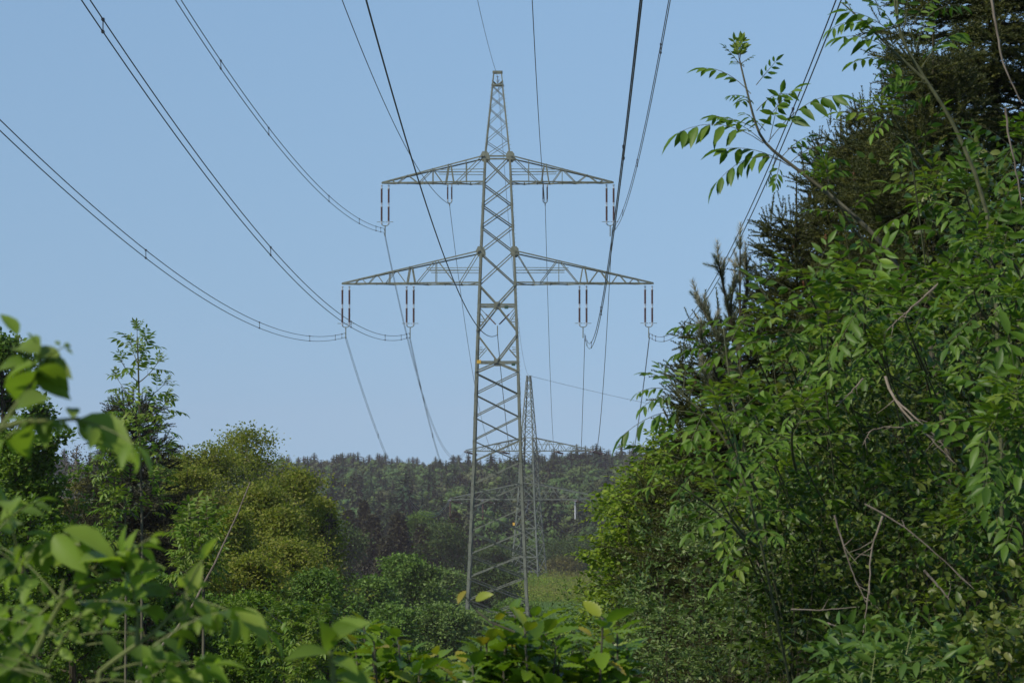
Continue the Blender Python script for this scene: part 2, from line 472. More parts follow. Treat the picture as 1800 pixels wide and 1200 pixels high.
def spruce(name, label, px, top, Y, Rb, g, lm=L_SPR, H=None, dz=.26, step=.09, shoot=.17, cones=0, group=None, zmin=None, tips=1.0, twd=.26, droop=.25, cat='spruce tree', perw=(8, 12), z0=0.):
    """conifer: whorls of branches, side twigs, needle shoots along all of them; Rb = radius per metre below the tip"""
    tp = at(px, top, Y); base = np.array([tp[0], Y, gz(tp[0], Y) - .1]); H = tp[2] - base[2]
    root = thing(name, label, cat, base, group)
    mt, ml = MB(), MB(); tz = np.linspace(0, 1, 10)
    tr = base + (tp - base) * tz[:, None]
    mt.tube(tr, np.maximum(.012 * H * (1 - tz), .006), 8)
    SP, SD, SU, cp = [], [], [], []
    for k in range(6):
        SP.append(tp - UP * (.55 - .1 * k) * tips); SD.append(UP + g.normal(size=3) * .04); SU.append(np.array([1, 0, 0.]))
    z = max(.45 * tips, z0)
    zend = H * .93 if zmin is None else min(H * .93, zmin)
    while z < zend:
        nb = g.integers(*perw); a0 = g.random() * 6.3
        for b in range(nb):
            az = a0 + b * 6.283 / nb + g.normal() * .2
            zz = z + g.normal() * dz * .3
            ln = max(.12, Rb(zz) * g.uniform(.72, 1.12)); d = np.array([math.cos(az), math.sin(az), 0]); sd = np.array([-d[1], d[0], 0])
            p0 = tp - UP * zz
            rise = max(-droop, .9 - zz * .38)
            P = bez(p0, p0 + d * ln * .55 + UP * ln * (rise * .35 - .06), p0 + d * ln + UP * ln * (rise * .75 + .06), 7)
            mt.tube(P, np.linspace(.007 + ln * .009, .003, 7), 4)
            m = max(2, int(ln / step)); tt = np.linspace(.12, 1, m)
            X = np.array([np.interp(tt, np.linspace(0, 1, 7), P[:, j]) for j in range(3)]).T
            tn = nrm(np.gradient(X, axis=0))
            for x, t_, f in zip(X, tn, tt):
                SP.append(x); SD.append(t_ + UP * .08 + g.normal(size=3) * .08); SU.append(UP)
                w = ln * .42 * (1 - f) + twd * g.uniform(.5, 1.3)
                for s in (-1, 1):
                    dd = nrm(t_ * .75 + s * sd * .8 + UP * g.uniform(-.25, .25) + g.normal(size=3) * .12)
                    for q in range(max(1, int(w / (shoot * .72)))):
                        b_ = x + dd * q * shoot * .72 - UP * .05 * q * q * shoot
                        SP.append(b_); SD.append(dd + g.normal(size=3) * .18 - UP * .06 * q); SU.append(UP)
                        if q < 3: SP.append(b_ + dd * shoot * .3); SD.append(dd * .6 + nrm(np.cross(dd, UP)) * (1 if (q + len(SP)) % 2 else -1) + UP * g.uniform(-.5, .4)); SU.append(UP)
            for q in range(3): SP.append(P[-1] + UP * q * .07 * (q > 0)); SD.append(nrm(P[-1] - P[-2]) * (.8 - .35 * q) + UP * (.5 + .3 * q) + g.normal(size=3) * .25); SU.append(UP)
            if cones and zz < 3.2 and g.random() < cones: cp.append(P[5] - UP * .03)
        z += dz * g.uniform(.8, 1.2) * (1 if z > .8 else .75)
    n = len(SP); r = np.clip(g.beta(1.6, 2.4, n) * .9, 0, 1)
    ml.inst(T_SHOOT, SP, SD, SU, shoot * g.uniform(.75, 1.25, n), r)
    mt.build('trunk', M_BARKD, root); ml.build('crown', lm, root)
    for p in cp:
        mc = MB(); t = np.linspace(0, 1, 7)
        mc.tube(np.stack([p[0] + 0 * t, p[1] + 0 * t, p[2] - .11 * t], 1), .019 * np.sin(np.pi * np.clip(t * .86 + .1, 0, 1)) ** .7 * np.where(np.arange(7) % 2, 1, .86), 8)
        mc.build('cone', M_CONE, root)
    return root

# ================================================================== world, sun, haze
SUN = nrm(np.array([-0.70, -0.56, 0.90]))
el = math.asin(SUN[2]); azr = math.atan2(SUN[0], SUN[1])
w = bpy.data.worlds.new('World'); scene.world = w; w.use_nodes = True
WN, WL = w.node_tree.nodes, w.node_tree.links
sky = WN.new('ShaderNodeTexSky'); sky.sky_type = 'NISHITA'; sky.sun_disc = False
sky.sun_elevation = el; sky.sun_rotation = azr
sky.altitude = 300; sky.air_density = .79; sky.dust_density = .4; sky.ozone_density = 5.4
WL.new(sky.outputs[0], WN['Background'].inputs[0]); WN['Background'].inputs[1].default_value = .103
tc = WN.new('ShaderNodeTexCoord'); vm = WN.new('ShaderNodeVectorMath'); vm.operation = 'MULTIPLY_ADD'     # clear late-morning sky: little whitening near the horizon
vm.inputs[1].default_value = (1, 1, .19); vm.inputs[2].default_value = (0, 0, .07)
WL.new(tc.outputs['Generated'], vm.inputs[0]); vn = WN.new('ShaderNodeVectorMath'); vn.operation = 'NORMALIZE'
WL.new(vm.outputs[0], vn.inputs[0]); WL.new(vn.outputs[0], sky.inputs[0])
sl = bpy.data.lights.new('sun', 'SUN'); sl.energy = 4.4; sl.angle = rad(.6); sl.color = (1, .93, .80)
so = bpy.data.objects.new('sun', sl); COL.objects.link(so)
so.rotation_euler = Vector([float(-q) for q in SUN]).to_track_quat('-Z', 'Y').to_euler()
scene.view_settings.view_transform = 'Standard'; scene.view_settings.look = 'None'
scene.view_settings.gamma = 1; scene.view_settings.exposure = 0; scene.view_settings.use_curve_mapping = False
scene.cycles.use_denoising = True
scene.cycles.max_bounces = 6; scene.cycles.diffuse_bounces = 2; scene.cycles.glossy_bounces = 2; scene.cycles.transmission_bounces = 3
scene.cycles.volume_bounces = 0

hm = bpy.data.materials.new('haze'); hm.use_nodes = True; hn = hm.node_tree.nodes
hn.remove(hn['Principled BSDF']); pv = hn.new('ShaderNodeVolumePrincipled')
pv.inputs['Color'].default_value = (.98, .84, .9, 1); pv.inputs['Density'].default_value = .00012; pv.inputs['Anisotropy'].default_value = 0
hm.node_tree.links.new(pv.outputs[0], hn['Material Output'].inputs['Volume'])
hb = MB(); hb.box((0, -90, 7), (0, 2200, 7), (1, 0, 0), (0, 0, 1), 1900, 96)
ho = hb.build('haze', hm); ho['kind'] = 'stuff'

# ================================================================== ground
M_GND = noise_mat('ground', (.022, .035, .010), (.05, .062, .02), .5, .95, .1, c3=(.062, .05, .03))
xs = np.concatenate([np.linspace(-900, -60, 22)[:-1], np.linspace(-60, 60, 61), np.linspace(60, 900, 22)[1:]])
ys = np.concatenate([np.linspace(-80, 120, 80)[:-1], np.linspace(120, 700, 100)[:-1], np.linspace(700, 2100, 70)])
GX, GYY = np.meshgrid(xs, ys, indexing='ij')
gzv = gz(GX, GYY) + .12 * np.sin(GX * 1.3) * np.sin(GYY * .9)
nx, ny = GX.shape
ii = (np.arange(nx - 1)[:, None] * ny + np.arange(ny - 1)[None]).ravel()
gm = MB(); gm.add(np.stack([GX, GYY, gzv], -1).reshape(-1, 3), Q=np.stack([ii, ii + ny, ii + ny + 1, ii + 1], 1))
go = gm.build('ground', M_GND, smooth=True); go['kind'] = 'structure'

# ================================================================== the near lattice tower
S1 = 18.3; YT = 280.0
TX = float(at(874.5, 850, YT)[0])
HY = [122, 146, 275, 322, 443, 500, 537, 640, 800, 1000, 1085, 1130]
HWv = [7.4, 10, 23.2, 25.3, 30.8, 33, 34.5, 38.2, 42.8, 51, 55, 58]


def zz(py): return (850 - py) / S1


def hw(py): return np.interp(py, HY, HWv) / S1


def corner(sx, sy, py): return np.array([TX + sx * hw(py), YT + sy * hw(py), zz(py)])


tower = thing('transmission_tower', 'tall near lattice steel pylon with two wide crossarms, its foot behind the bushes', 'pylon', (TX, YT, zz(1130)))
for sx in (-1, 1):
    for sy in (-1, 1):
        m = MB()
        for y0, y1, wd in ((1130, 1000, .26), (1000, 800, .25), (800, 637, .24), (637, 500, .22), (500, 443, .2), (443, 322, .185), (322, 275, .175), (275, 146, .12), (146, 122, .1)):
            m.angle(corner(sx, sy, y0), corner(sx, sy, y1), (-sx, 0, 0), (0, -sy, 0), wd, .03)
        for py in np.arange(150, 1120, 7.5):          # climbing pegs
            if sx * sy < 0: m.bar(corner(sx, sy, py), corner(sx, sy, py) + np.array([sx * .16, 0, 0]), .025)
        m.build('leg', M_STEEL, tower)


def xbrace(m, sy, y0, y1, wd, axis=0, only=None):
    """crossed diagonals of one face between photo heights y0 (top) and y1 (bottom)"""
    def c(s, py):
        h = hw(py) - .03
        return np.array([TX + s * h, YT + sy * (h - .02), zz(py)]) if axis == 0 else np.array([TX + sy * (h - .02), YT + s * h, zz(py)])
    nrmv = np.array([0, sy, 0.]) if axis == 0 else np.array([sy, 0, 0.])
    a, b, c_, d = c(-1, y0), c(1, y1), c(-1, y1), c(1, y0)
    n0 = np.array([0, -1, 0.]) if axis == 0 else nrmv                 # falling diagonals: top flange turned towards the camera, shaped to shade their flat face
    m.angle(a - n0 * .02, b - n0 * .02, -UP, n0, wd * 1.15, .018)
    m.angle(c_ - n0 * .06, d - n0 * .06, UP, -n0, wd, .018)


panels = [(655, 693), (693, 733), (733, 774), (774, 812), (812, 852), (852, 893), (893, 934), (934, 974), (974, 1014), (1014, 1054), (1054, 1095)]
panels += [(322, 360), (360, 398), (398, 443), (275, 322), (443, 500)]
peak = [(147, 167), (167, 188), (188, 216), (216, 247), (247, 275)]
for lst, wd in ((panels, .095), (peak, .05)):
    for y0, y1 in lst:
        for sy in (-1, 1):
            m = MB(); xbrace(m, sy, y0, y1, wd); m.build('cross_brace', M_STEEL, tower)
        for sy in (-1, 1): m = MB(); xbrace(m, sy, y0, y1, wd * .9, 1); m.build('side_brace', M_STEEL, tower)
# the tall diamond section between 500 and 655
for sy in (-1, 1):
    m = MB(); n = np.array([0, sy, 0.])
    C = lambda x, py: np.array([TX + x / S1, YT + sy * (hw(py) - .05), zz(py)])
    for s in (-1, 1):
        e = lambda py: s * (hw(py) * S1 - 1)
        m.angle(C(e(503), 503), C(0, 538), UP, n, .14, .02); m.angle(C(0, 540), C(e(585), 585), UP, n, .14, .02)
        m.angle(C(e(590), 590), C(0, 637), UP, n, .14, .02)
        m.angle(C(0, 639), C(e(655), 655), UP, n, .14, .02)
        for py, k in ((563, 20), (568, 20), (612, 19), (617, 19)): m.bar(C(e(py), py), C(e(py) - s * k * .55, py), .05)
        m.bar(C(e(545), 545), C(s * 20, 566), .07); m.bar(C(e(632), 632), C(s * 20, 613), .07)
    m.build('diamond_brace', M_STEEL, tower)
    for py, k in ((537, .2), (637, .16), (275, .15), (1077, .12), (1097, .16)):
        m = MB(); m.box(corner(-1, sy, py) + np.array([.1, -sy * .06, 0]), corner(1, sy, py) + np.array([-.1, -sy * .06, 0]), (0, 1, 0), (0, 0, 1), .1, k)
        m.build('horizontal_strut', M_STEEL, tower)
    m = MB(); m.box(C(0, 542), C(0, 532), (1, 0, 0), (0, 1, 0), .55, .03); m.build('gusset_plate', M_STEEL, tower); m = MB(); m.box(C(0, 642), C(0, 632), (1, 0, 0), (0, 1, 0), .6, .03); m.build('gusset_plate', M_STEEL, tower)
    for py in (275, 443):
        for s in (-1, 1):
            m = MB(); cx = s * (hw(py) * S1 - 1); P = []
            o = [(-8, 0), (-5, 5), (3, 7), (8, 3), (8, -4), (4, -9), (-4, -9)]
            for yy in (.04, -.0): P += [C(cx + a * 1.0, py + b * .95) + n * (yy + .02) for a, b in o]
            k = len(o)
            m.add(P, T=[(0, i, i + 1) for i in range(1, k - 1)] + [(k, k + i + 1, k + i) for i in range(1, k - 1)], Q=[(i, (i + 1) % k, k + (i + 1) % k, k + i) for i in range(k)])
            m.build('gusset_plate', M_STEEL, tower)
PAIRS = (((-1, -1), (1, -1)), ((-1, 1), (1, 1)), ((-1, -1), (-1, 1)), ((1, -1), (1, 1)))
m = MB()
for a, b in PAIRS: m.bar(corner(*a, 124), corner(*b, 124), .12, .2)
m.build('top_frame', M_STEEL, tower)
m = MB()
for a, b in PAIRS: m.bar(corner(*a, 147), corner(*b, 147), .09, .12)
for a in ((-1, -1), (1, -1), (-1, 1), (1, 1)): m.bar(corner(*a, 140), corner(0, 0, 147), .09)
m.bar(corner(-1, 0, 147), corner(1, 0, 147), .08); m.build('cage_brace', M_STEEL, tower)
f = lambda x, py, dy=.12: np.array([TX + x / S1, YT - hw(py) - dy, zz(py)])
m = MB(); m.box(f(-35, 637), f(-28, 637), (0, 1, 0), (0, 0, 1), .03, .32); m.build('number_plate', M_YEL, tower, label='small yellow plate on the left leg')
m = MB(); m.box(f(25.5, 642), f(32, 642), (0, 1, 0), (0, 0, 1), .05, .26); m.build('number_plate', M_GRN, tower, label='small dark green plate by the right leg')
m = MB(); m.box(f(13, 542), f(19.5, 542), (0, 1, 0), (0, 0, 1), .1, .3); m.build('junction_box', M_GRN, tower)


def crossarm(parent, ax, ay, side, x0t, yt, x0b, yb, x1, ends, hang, ties, S, hwb, hwt, zf, mt_, Rz=None, wd=.13, low=0):
    """one arm: chords as its own mesh; braces, hangers and tie rods as children. x in px from the axis"""
    def P(x, py, sy):
        k = 1 - (x - x0b) / (x1 - x0b)                                  # plan taper towards the tip
        dep = sy * (.18 + k * (hwb - .18))
        v = np.array([side * x / S, dep, 0.])
        if Rz is not None: v = Rz @ v
        return np.array([ax + v[0], ay + v[1], zf(py)])
    top = lambda x: yt + (yb - 3 - yt) * (x - x0t) / (x1 - x0t)
    m = MB()
    for sy in (-1, 1):
        m.angle(P(x0t, yt, sy), P(x1, yb - 3, sy), -UP, (0, -sy, 0), wd, .025)
        m.angle(P(x0b - 2, yb, sy), P(x1 + 1, yb, sy), UP, (0, -sy, 0), wd, .025)
    n = 9                                                                # zigzag in the bottom plane
    xs_ = np.linspace(x0b, x1, n)
    for i in range(n - 1):
        sy = 1 if i % 2 else -1
        m.bar(P(xs_[i], yb, sy), P(xs_[i + 1], yb, -sy), .08); m.bar(P(xs_[i], yb, -1), P(xs_[i], yb, 1), .07)
    arm = m.build('crossarm', mt_, parent)
    off = parent.location
    def sub(mb, nm):
        o = mb.build(nm, mt_, None); o.parent = arm
        o.matrix_parent_inverse = Matrix.Translation(-Vector(off))
        return o
    for xa, ta, xb, tb in ends:
        for sy in (-1, 1):
            mb = MB(); mb.bar(P(xa, top(xa) if ta else yb, sy), P(xb, top(xb) if tb else yb, sy), wd * .55); sub(mb, 'diagonal_brace')
    for x in hang:
        for dx in (-7, 7):
            for sy in (-1, 1): mb = MB(); mb.bar(P(x + dx * .25, top(x), sy), P(x + dx, yb, sy), wd * .85); sub(mb, 'hanger_post')
    for x, py in ties:
        for sy in (-1, 1): mb = MB(); mb.bar(P(x0b - 1, py, sy), P(x, py, sy), .06); sub(mb, 'tie_rod')
    return arm


for side in (-1, 1):
    crossarm(tower, TX, YT, side, 23, 273, 25, 321, 204,
             [(26, 1, 74, 0), (96, 0, 114, 1), (114, 1, 139, 0), (139, 0, 158, 1), (158, 1, 178, 0), (178, 0, 188, 1), (55, 1, 55, 0), (114, 1, 114, 0)],
             [84], [(112, 298), (104, 303)], S1, hw(321), hw(273), zz, M_STEEL)
    crossarm(tower, TX, YT, side, 30, 441, 32.5, 499, 274,
             [(32, 1, 67, 0), (74, 0, 105, 1), (110, 1, 143, 0), (160, 0, 178, 1), (180, 1, 197, 0), (200, 0, 212, 1), (214, 1, 228, 0), (230, 0, 240, 1), (243, 1, 252, 0), (108, 1, 108, 0), (190, 1, 190, 0)],
             [152], [(125, 472), (118, 477)], S1, hw(499), hw(441), zz, M_STEEL)

# ------------------------------------------------------------------ insulators (hang from the arms: things of their own)
def rings(m, p, z0, z1, r, k):
    z = np.linspace(z0, z1, k * 2 + 1); rr = np.where(np.arange(len(z)) % 2, r, r * .62)
    m.tube(np.stack([p[0] + 0 * z, p[1] + 0 * z, p[2] + z], 1), rr, 10)


def insulator_set(label, P, long=True, group=None):
    root = thing('insulator_string', label, 'insulator', P, group)
    P = np.asarray(P, float); sp = 6.2 / S1 if long else 3.6 / S1
    y = (lambda v: -v / S1)
    segs = ((6, 31), (38, 63.5)) if long else ((3.5, 25),)
    for s in (-1, 1):
        q = P + np.array([s * sp, 0, 0])
        m = MB()
        for a, b in segs: rings(m, q, y(a), y(b), .115 if long else .085, 14)
        rod = m.build('porcelain_rod', M_PORC, root)
        m = MB()
        for a, b in (((-1, 6), (31, 38), (63.5, 68)) if long else ((-1, 3.5), (25, 28))):
            m.tube(np.array([q + UP * y(a), q + UP * y(b)]), .06, 8)
            for c in (a + 1, b - .6): m.tube(np.array([q + UP * y(c), q + UP * y(c + .8)]), .13 if long else .09, 10)
        m.build('metal_cap', M_CAP, root)
        if long:
            m = MB(); m.bar(q + UP * y(65) + np.array([-.3 if s > 0 else -.45, 0, 0]), q + UP * y(65) + np.array([.45 if s > 0 else .3, 0, 0]), .05); m.build('arcing_horn', M_STEEL, root)
    yb = 71 if long else 31
    m = MB(); a = np.linspace(0, math.pi, 9)
    m.tube(np.stack([P[0] - sp * np.cos(a), P[1] + 0 * a, P[2] + y(yb - 3) - np.sin(a) * (4 if long else 4) / S1], 1), .04, 6); m.build('yoke', M_STEEL, root)
    m = MB(); m.tube(np.array([P + UP * y(yb), P + UP * y(yb + (20 if long else 6))]), .05, 6); m.build('clamp', M_STEEL, root)
    return root


LOW = 'long double insulators under the crossarms'
p0 = np.array([TX, YT, 0])
def hp(x, py): return np.array([TX + x / S1, YT, zz(py)])
i0 = insulator_set('brown double insulator string at the left tip of the lower crossarm', hp(-267.5, 503), True, LOW)
for x, py, lb in ((-154, 503, 'brown double insulator string under the middle of the lower left crossarm'),
                  (150.5, 503, 'brown double insulator string under the middle of the lower right crossarm'),
                  (266, 503, 'brown double insulator string at the right tip of the lower crossarm'),
                  (-198.5, 324, 'brown double insulator string at the left tip of the upper crossarm'),
                  (198.5, 324, 'brown double insulator string at the right tip of the upper crossarm')):
    dup(i0, hp(x, py), lb, LOW)
i1 = insulator_set('short double insulator string under the upper left crossarm', hp(-84.5, 324), False, 'short double insulators under the upper crossarm')
dup(i1, hp(84, 324), 'short double insulator string under the upper right crossarm', 'short double insulators under the upper crossarm')
iv = thing('insulator_string', 'V shaped pair of insulators inside the diamond of the tower body', 'insulator', hp(0, 573))
for s in (-1, 1):
    m = MB(); a, b = hp(s * 31, 541), hp(s * 1, 572); d = nrm(b - a); L_ = np.linalg.norm(b - a)
    t = np.linspace(.35, .93, 27); m.tube(a + d * L_ * t[:, None], np.where(np.arange(27) % 2, .085, .05), 8); m.build('porcelain_rod', M_PORC, iv)
    m = MB(); m.tube(np.array([a, a + d * L_ * .35]), .035, 6); m.build('link', M_STEEL, iv)
m = MB(); m.tube(np.array([hp(0, 572), hp(0, 590)]), .05, 6); m.build('clamp', M_STEEL, iv)
m = MB(); m.tube(np.array([hp(0, 131), hp(0, 147)]), .045, 6); m.tube(np.array([hp(-2.4, 132), hp(2.4, 132)]), .035, 6); m.tube(np.array([hp(-3, 137), hp(0, 144), hp(3, 137)]), .035, 6)
tag(m.build('earth_wire_clamp', M_CAP), 'pale earth wire clamp hanging in the cage at the tower tip', 'clamp')

# ================================================================== the far tower
YF = 532.0; SF = F / YF
FX = float(at(929.5, 850, YF)[0]); FA = rad(-17); RZ = np.array(Matrix.Rotation(FA, 3, 'Z'))
FY = [660, 769, 793, 849, 878, 1025, 1040]; FH = [3.6, 11.5, 12.6, 15, 16.3, 27, 28]
zf = lambda py: (850 - py) / SF
fh = lambda py: np.interp(py, FY, FH) / SF
def fc(sx, sy, py):
    v = RZ @ np.array([sx * fh(py), sy * fh(py), 0]); return np.array([FX + v[0], YF + v[1], zf(py)])
far = thing('transmission_tower', 'distant hazy lattice pylon in the valley behind the near tower', 'pylon', (FX, YF, zf(1040)))
for sx in (-1, 1):
    for sy in (-1, 1):
        m = MB()
        for a, b in zip(FY[:-1], FY[1:]): m.angle(fc(sx, sy, b), fc(sx, sy, a), RZ @ np.array([-sx, 0, 0.]), RZ @ np.array([0, -sy, 0.]), .26 if a > 760 else .17, .04)
        m.build('leg', M_STEEL2, far)
ys_ = [660, 673, 687, 702, 718, 731, 750, 769, 793, 812, 830, 849, 878, 903, 928, 953, 978, 1003, 1028]
for a, b in zip(ys_[:-1], ys_[1:]):
    for sy in (-1, 1):
        m = MB(); w_ = .08 if a < 760 else .1
        m.bar(fc(-1, sy, a), fc(1, sy, b), w_); m.bar(fc(-1, sy, b), fc(1, sy, a), w_)
        if a in (731, 750, 769, 793, 849, 878, 928, 978, 1003): m.bar(fc(-1, sy, a), fc(1, sy, a), w_ * 1.3)
        m.build('cross_brace', M_STEEL2, far)
    for sx in (-1, 1): m = MB(); m.bar(fc(sx, -1, a), fc(sx, 1, b), w_); m.bar(fc(sx, -1, b), fc(sx, 1, a), w_); m.build('side_brace', M_STEEL2, far)
for side in (-1, 1):
    zig = [(12, 1, 24, 0), (24, 0, 35, 1), (35, 1, 46, 0), (46, 0, 57, 1), (57, 1, 68, 0), (68, 0, 79, 1), (79, 1, 90, 0), (90, 0, 100, 1), (35, 1, 35, 0), (57, 1, 57, 0), (79, 1, 79, 0)]
    crossarm(far, FX, YF, side, 11.5, 769, 12.6, 793, 117, zig, [], [(60, 781)], SF, fh(793), fh(769), zf, M_STEEL2, RZ, .15)
    zig = [(15, 1, 30, 0), (30, 0, 45, 1), (45, 1, 62, 0), (62, 0, 80, 1), (80, 1, 98, 0), (98, 0, 114, 1), (114, 1, 128, 0)]
    crossarm(far, FX, YF, side, 15, 849, 16.3, 878, 147, zig, [], [(75, 864)], SF, fh(878), fh(849), zf, M_STEEL2, RZ, .15)
m = MB(); v = fc(-1, -1, 920); m.box(v + np.array([-.2, -.15, -.25]), v + np.array([-.2, -.15, .25]), (1, 0, 0), (0, 1, 0), .4, .04); m.build('number_plate', M_YEL, far)


def farp(x, py):
    v = RZ @ np.array([x / SF, 0, 0]); return np.array([FX + v[0], YF + v[1], zf(py)])


ODIR = nrm(np.array([math.sin(rad(34)), math.cos(rad(34)), -.14])); IDIR = np.array([0, -1, .02])
GS = 'tension insulators on the far tower'
fars = {'uo_l': (-116, 794), 'uo_r': (116, 794), 'ui_l': (-50, 794), 'ui_r': (50, 794), 'lo_l': (-146, 880), 'lo_r': (146, 880), 'li_l': (-85, 880), 'li_r': (85, 880)}
nice = {'uo_l': 'left tip of the far tower\'s upper arm', 'uo_r': 'right tip of the far tower\'s upper arm', 'ui_l': 'left half of the far tower\'s upper arm', 'ui_r': 'right half of the far tower\'s upper arm',
        'lo_l': 'left tip of the far tower\'s lower arm', 'lo_r': 'right tip of the far tower\'s lower arm', 'li_l': 'left half of the far tower\'s lower arm', 'li_r': 'right half of the far tower\'s lower arm'}
FEND, OEND = {}, {}
for k, (x, py) in fars.items():
    p = farp(x, py); big = 'i' not in k or k[0] == 'l'
    for nm, d in (('outgoing', ODIR), ('incoming', nrm(IDIR))):
        L_ = 3.4 if big else 2.2
        root = thing('insulator_string', 'tension insulator with %s wire at %s' % (nm, nice[k]), 'insulator', p, GS)
        s = nrm(np.cross(d, UP)); e = p + d * L_
        for sg in (-1, 1):
            m = MB(); t = np.linspace(.12, .9, 21); m.tube(p + s * sg * .22 + d * L_ * t[:, None], np.where(np.arange(21) % 2, .15, .09), 7); m.build('porcelain_rod', M_PORC, root)
        m = MB(); m.bar(p - s * .3, p + s * .3, .08); m.bar(e - s * .3, e + s * .3, .08); m.bar(p, p + d * L_ * .12, .07); m.build('yoke', M_CAP, root)
        (OEND if nm == 'outgoing' else FEND)[k] = e
    m = MB(); a, c = FEND[k], OEND[k]; b = (a + c) / 2 - UP * 3.4
    m.tube(bez(a, b, c, 12), .03, 5)
    tag(m.build('jumper_wire', M_CABLE), 'slack jumper wire looping below the %s' % nice[k], 'wire', 'jumper loops on the far tower')
for k in ('li_r', 'li_l', 'lo_l'):
    p = farp(*fars[k]); m = MB(); rings(m, p - UP * .3, -3.0, 0, .16, 12); m.tube(np.array([p, p - UP * .3]), .06, 6)
    tag(m.build('insulator_rod', M_CAP if k == 'li_r' else M_PORC), 'single jumper insulator hanging from the %s' % nice[k], 'insulator', 'jumper insulators on the far tower')

# ================================================================== conductors
def span_near(x, py, ex, ey, a=3.95e-4):
    """attachment pixel and a second pixel lower down the span towards the camera -> X, h(Y)"""
    xt = at(x, py, YT); X = xt[0]; h0 = xt[2]
    Yq = X * F / max(1e-6, abs(ex - 990)) * np.sign(ex - 990) if abs(X) > .01 else 80
    Yq = abs(Yq); hq = (850 - ey) * Yq / F; dY = Yq - YT
    s = (hq - h0 - a * dY * dY) / dY
    return X, h0, s, a


def line_pts(X, h0, s, a, end, afar, n1=70, n2=50):
    Y = np.linspace(-25, YT, n1); P = np.stack([X + 0 * Y, Y, h0 + s * (Y - YT) + a * (Y - YT) ** 2], 1)
    t = np.linspace(0, 1, n2)[1:]; A = np.array([X, YT, h0]); L_ = np.linalg.norm(end - A)
    Q = A + (end - A) * t[:, None]; Q[:, 2] -= afar * L_ ** 2 * t * (1 - t)
    return np.concatenate([P, Q])


def out_pts(st, d, n=30, L_=260, a=3e-4):
    t = np.linspace(0, L_, n); P = st + nrm(np.array([d[0], d[1], 0])) * t[:, None]; P[:, 2] = st[2] - .115 * t + a * t * t
    return P


def line(name, label, x, py, ex, ey, k, bundle=True, a=3.95e-4, r=.022, spac=(), afar=5.3e-4, group=None):
    X, h0, s, a = span_near(x, py, ex, ey, a)
    end = FEND[k] if isinstance(k, str) else k
    P = line_pts(X, h0, s, a, end, afar)
    if bundle:
        root = thing(name, label, 'power line', (X, YT, h0), group)
        for dz in (.2, -.2):
            m = MB(); m.tube(P + UP * dz, r, 6); m.build('cable', M_CABLE, root)
        for Y in spac:
            z = np.interp(Y, P[:, 1], P[:, 2]); xx = np.interp(Y, P[:, 1], P[:, 0]); m = MB(); q = np.array([xx, Y, z])
            m.bar(q - UP * .2, q + UP * .2, .035)
            for dz in (.2, -.2): m.bar(q + UP * dz - np.array([0, .12, 0]), q + UP * dz + np.array([0, .12, 0]), .085)
            m.build('spacer', M_CABLE, root)
    else:
        m = MB(); m.tube(P, r, 6); tag(m.build(name, M_CABLE), label, 'power line', group)
    if isinstance(k, str):
        m = MB()
        for dz in ((.2, -.2) if bundle else (0,)): m.tube(out_pts(OEND[k] + UP * dz, ODIR), .022, 5)
        tag(m.build('power_line', M_CABLE), 'faint wire leading right from the %s' % nice[k], 'power line', 'wires leaving the far tower')


B = 'paired conductors of the near tower'
SP = (95, 146, 201, 241, 268, 276, 300, 350)
line('power_line', 'pair of conductors running to the left tip of the lower crossarm', 606.5, 589, 0, 223, 'lo_l', spac=(146, 201, 241, 268, 276, 330, 400), group=B)
line('power_line', 'pair of conductors held mid way under the lower left crossarm', 719.5, 589, 148, 0, 'li_l', spac=(93, 147, 203, 242, 266, 275, 330), group=B)
line('power_line', 'pair of conductors held mid way under the lower right crossarm', 1028, 590, 1128, 0, 'li_r', spac=(100, 160, 215, 255, 272), group=B)
line('power_line', 'pair of conductors running to the right tip of the lower crossarm', 1142, 589, 1476, 0, 'lo_r', spac=(105, 150, 200, 240, 262, 272), group=B)
line('power_line', 'pair of conductors running to the left tip of the upper crossarm', 675, 405, 312, 0, 'uo_l', spac=(146, 170, 214, 246, 268, 275), group=B)
line('power_line', 'pair of conductors running to the right tip of the upper crossarm', 1076, 404, 1178, 0, 'uo_r', spac=(140, 185, 230, 262, 273), group=B)
B2 = 'single conductors of the near tower'
line('power_line', 'single thin conductor held under the upper left crossarm', 790, 359, 601, 0, 'ui_l', False, group=B2, r=.026)
line('power_line', 'single thin conductor held under the upper right crossarm', 958.5, 361, 936, 0, 'ui_r', False, group=B2, r=.026)
line('power_line', 'single dark conductor passing through the diamond of the tower body', 874.5, 588, 643, 0, farp(0, 880) - np.array([0, 3, 0]), False, group=B2, r=.034)
line('power_line', 'thin earth wire running over the tips of both towers', 875, 136, 840, 0, fc(0, 0, 660), False, a=3.2e-4, r=.02, afar=4.2e-4)
m = MB(); m.tube(out_pts(fc(0, 0, 660), ODIR, a=3e-4), .03, 5); tag(m.build('power_line', M_CABLE), 'faint earth wire sloping right from the far tower tip', 'power line')

